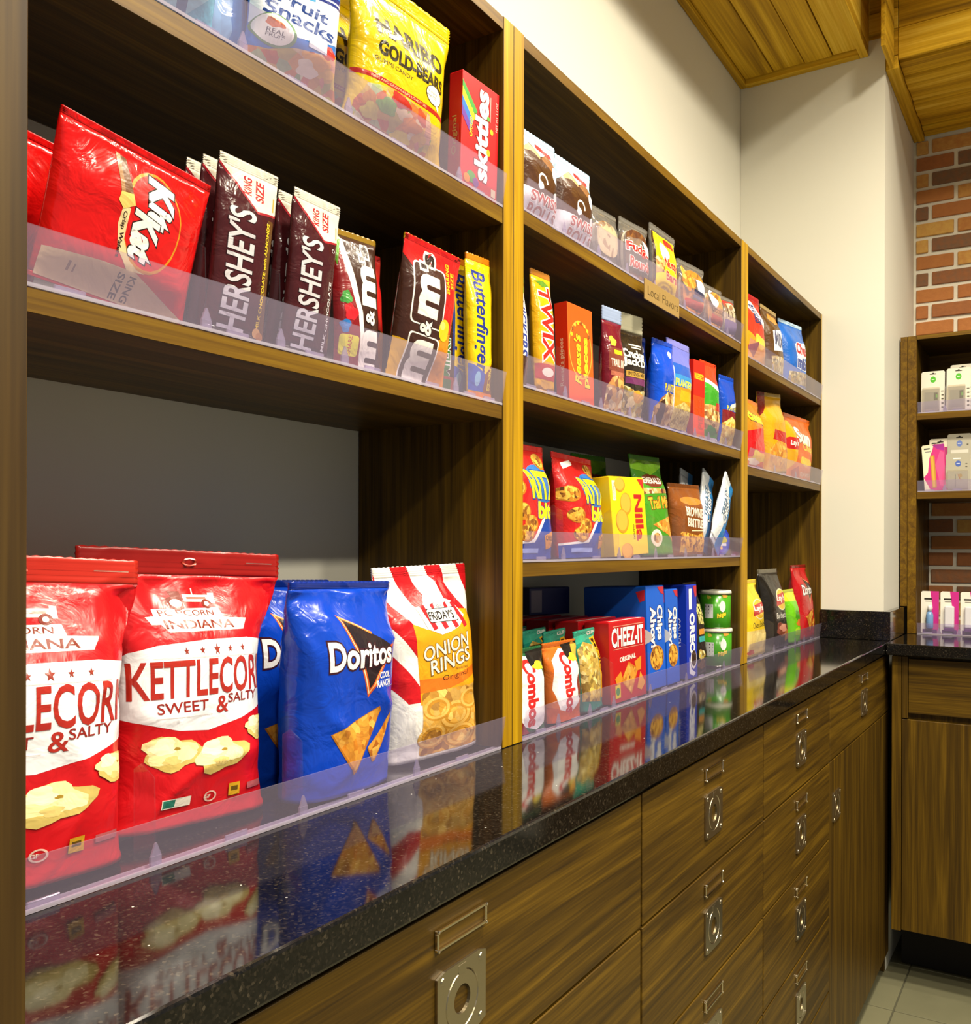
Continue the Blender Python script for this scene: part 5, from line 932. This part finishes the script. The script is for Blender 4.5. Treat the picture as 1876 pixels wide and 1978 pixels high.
sew = lambda c: [('ell', .50, .80, .12, .075, c), ('rect', .44, .795, .56, .81, '#f2f2ee'), ('rect', .08, .04, .78, .57, '#b8b8b6'), ('rect', .14, .10, .72, .50, '#9a9ca2'), ('rect', .54, .30, .70, .48, '#2a2d22'), ('rect', .62, .36, .69, .44, c), ('rect', .84, .50, .95, .52, '#5a5648'), ('rect', .86, .40, .95, .43, '#5a5648'), ('rect', .86, .31, .95, .34, '#5a5648'), ('rect', .86, .20, .95, .24, '#5a5648'), ('rect', .86, .11, .95, .14, '#5a5648')]
card_pack('sewing_kit', 'white boxed kit with green dot, left on the upper far shelf', -.2655, 1.648, .066, .130, '#dcd8c8', sew('#4fb32a'), group='white boxed kits', blister=(.06, .03, .80, .60))
card_pack('sewing_kit', 'white boxed kit with green dot, right on the upper far shelf', -.3360, 1.648, .066, .134, '#dcd8c8', sew('#4fb32a'), group='white boxed kits', blister=(.06, .03, .80, .60))
card_pack('sewing_kit', 'white boxed kit standing behind and above the right one', -.3440, 1.648, .066, .148, '#d6d2c2', sew('#4fb32a'), group='white boxed kits', x=XF+.040)
pk = [('poly', [(.0, .30), (.28, .0), (1, 0), (1, .98), (.55, 1), (.45, .86), (.30, .70), (.2, .4)], '#c8287a'), ('poly', [(.55, .55), (.7, .1), (.95, .05), (.95, .8), (.8, .85)], '#de4f8a'), ('poly', [(.45, .99), (.98, .99), (.98, .84), (.7, .88)], '#a01a8a'), ('rect', .10, .90, .36, .93, '#3a3a3a'), ('rect', .14, .84, .40, .86, '#8a8a82'), ('rr', .34, .06, .54, .76, .05, '#b8862c'), ('rr', .38, .08, .48, .74, .04, '#d6a53c')]
card_pack('comb_pack', 'pink and cream comb pack leaning on the lower far shelf', -.2760, 1.4095, .064, .146, '#e6dfc0', pk, lean=8, roll=-5, hole=False, group=None)
card_pack('comb_pack', 'pink and cream pack set behind the leaning comb pack', -.2830, 1.406, .062, .166, '#e6dfc8', [('rect', .02, .0, .98, .84, '#b83a7a'), ('rect', .1, .90, .5, .93, '#4a4a44')], x=XF+.042)
gk = [('ell', .50, .72, .12, .08, '#4a63b0'), ('rect', .43, .712, .57, .728, '#eef0f4'), ('rect', .30, .84, .6, .87, '#f4f4f0'), ('rect', .08, .04, .90, .52, '#b4b6bc'), ('rect', .38, .10, .41, .44, '#6a6f86'), ('poly', [(.48, .46), (.52, .36), (.62, .26), (.60, .30), (.55, .40)], '#a8402a'), ('ell', .60, .40, .07, .05, '#b0905a'), ('rect', .80, .70, .88, .72, '#5a5648'), ('rect', .80, .62, .88, .64, '#5a5648')]
card_pack('grooming_kit', 'grey boxed grooming kit with blue dot, front one', -.3355, 1.406, .066, .116, '#aaa592', gk, group='grey grooming kits', hole=False, blister=(.06, .03, .92, .55))
card_pack('grooming_kit', 'grey boxed grooming kit with blue dot, taller behind the front one', -.3360, 1.406, .066, .178, '#b9b4a2', [('ell', .50, .83, .12, .055, '#6a80c4'), ('rect', .43, .825, .57, .836, '#eef0f4'), ('rect', .14, .62, .88, .72, '#e2dfd2'), ('rect', .80, .80, .88, .82, '#5a5648')], group='grey grooming kits', x=XF+.040)
def cream_tube(kind):
    def f(root):
        if kind == 'bottle':
            lathe('bottle', [(.0085, .010), (.0105, .014), (.0105, .052), (.008, .060), (.0045, .064)], film('#6f95c4', .2), root, 20, loc=(.001, -.003, .004)); lathe('cap', [(.0062, .064), (.0062, .080), (.005, .082)], film('#e8e8ea', .3), root, 20, loc=(.001, -.003, .004))
        else:
            bm = bmesh.new(); box_bm(bm, -.013, .014, -.005, .006, .020, .086, 0, .004); finish('wrapped_item', bm, film('#d6d4da', .2), root)
            bm = bmesh.new(); box_bm(bm, -.0135, .0145, -.0052, .0062, .008, .0195, 0, .002); finish('wrapped_base', bm, film('#5a2a6a', .3), root)
    return f
pp = [('poly', [(.42, 0), (1, 0), (1, 1), (.52, 1), (.66, .6), (.38, .3)], '#c42a86'), ('poly', [(.1, .0), (.9, .0), (.9, .10), (.1, .10)], '#5a2a6a'), ('rect', .18, .80, .62, .84, '#2a2622'), ('rect', .24, .75, .6, .77, '#8a857a')]
for i, (y_, k, lb) in enumerate(((-.2585, 'bottle', 'pink and white pack with blue bottle, left on the short worktop'), (-.3130, 'item', 'pink and white pack with wrapped white item, middle on the short worktop'), (-.3680, 'item', 'pink and white pack with wrapped white item, cut by the right edge'))):
    card_pack('travel_pack', lb, y_, CT+.0025, .050, .130, '#e6e2d6', pp, bl=cream_tube(k), lean=3, group='pink travel packs', hole=False)
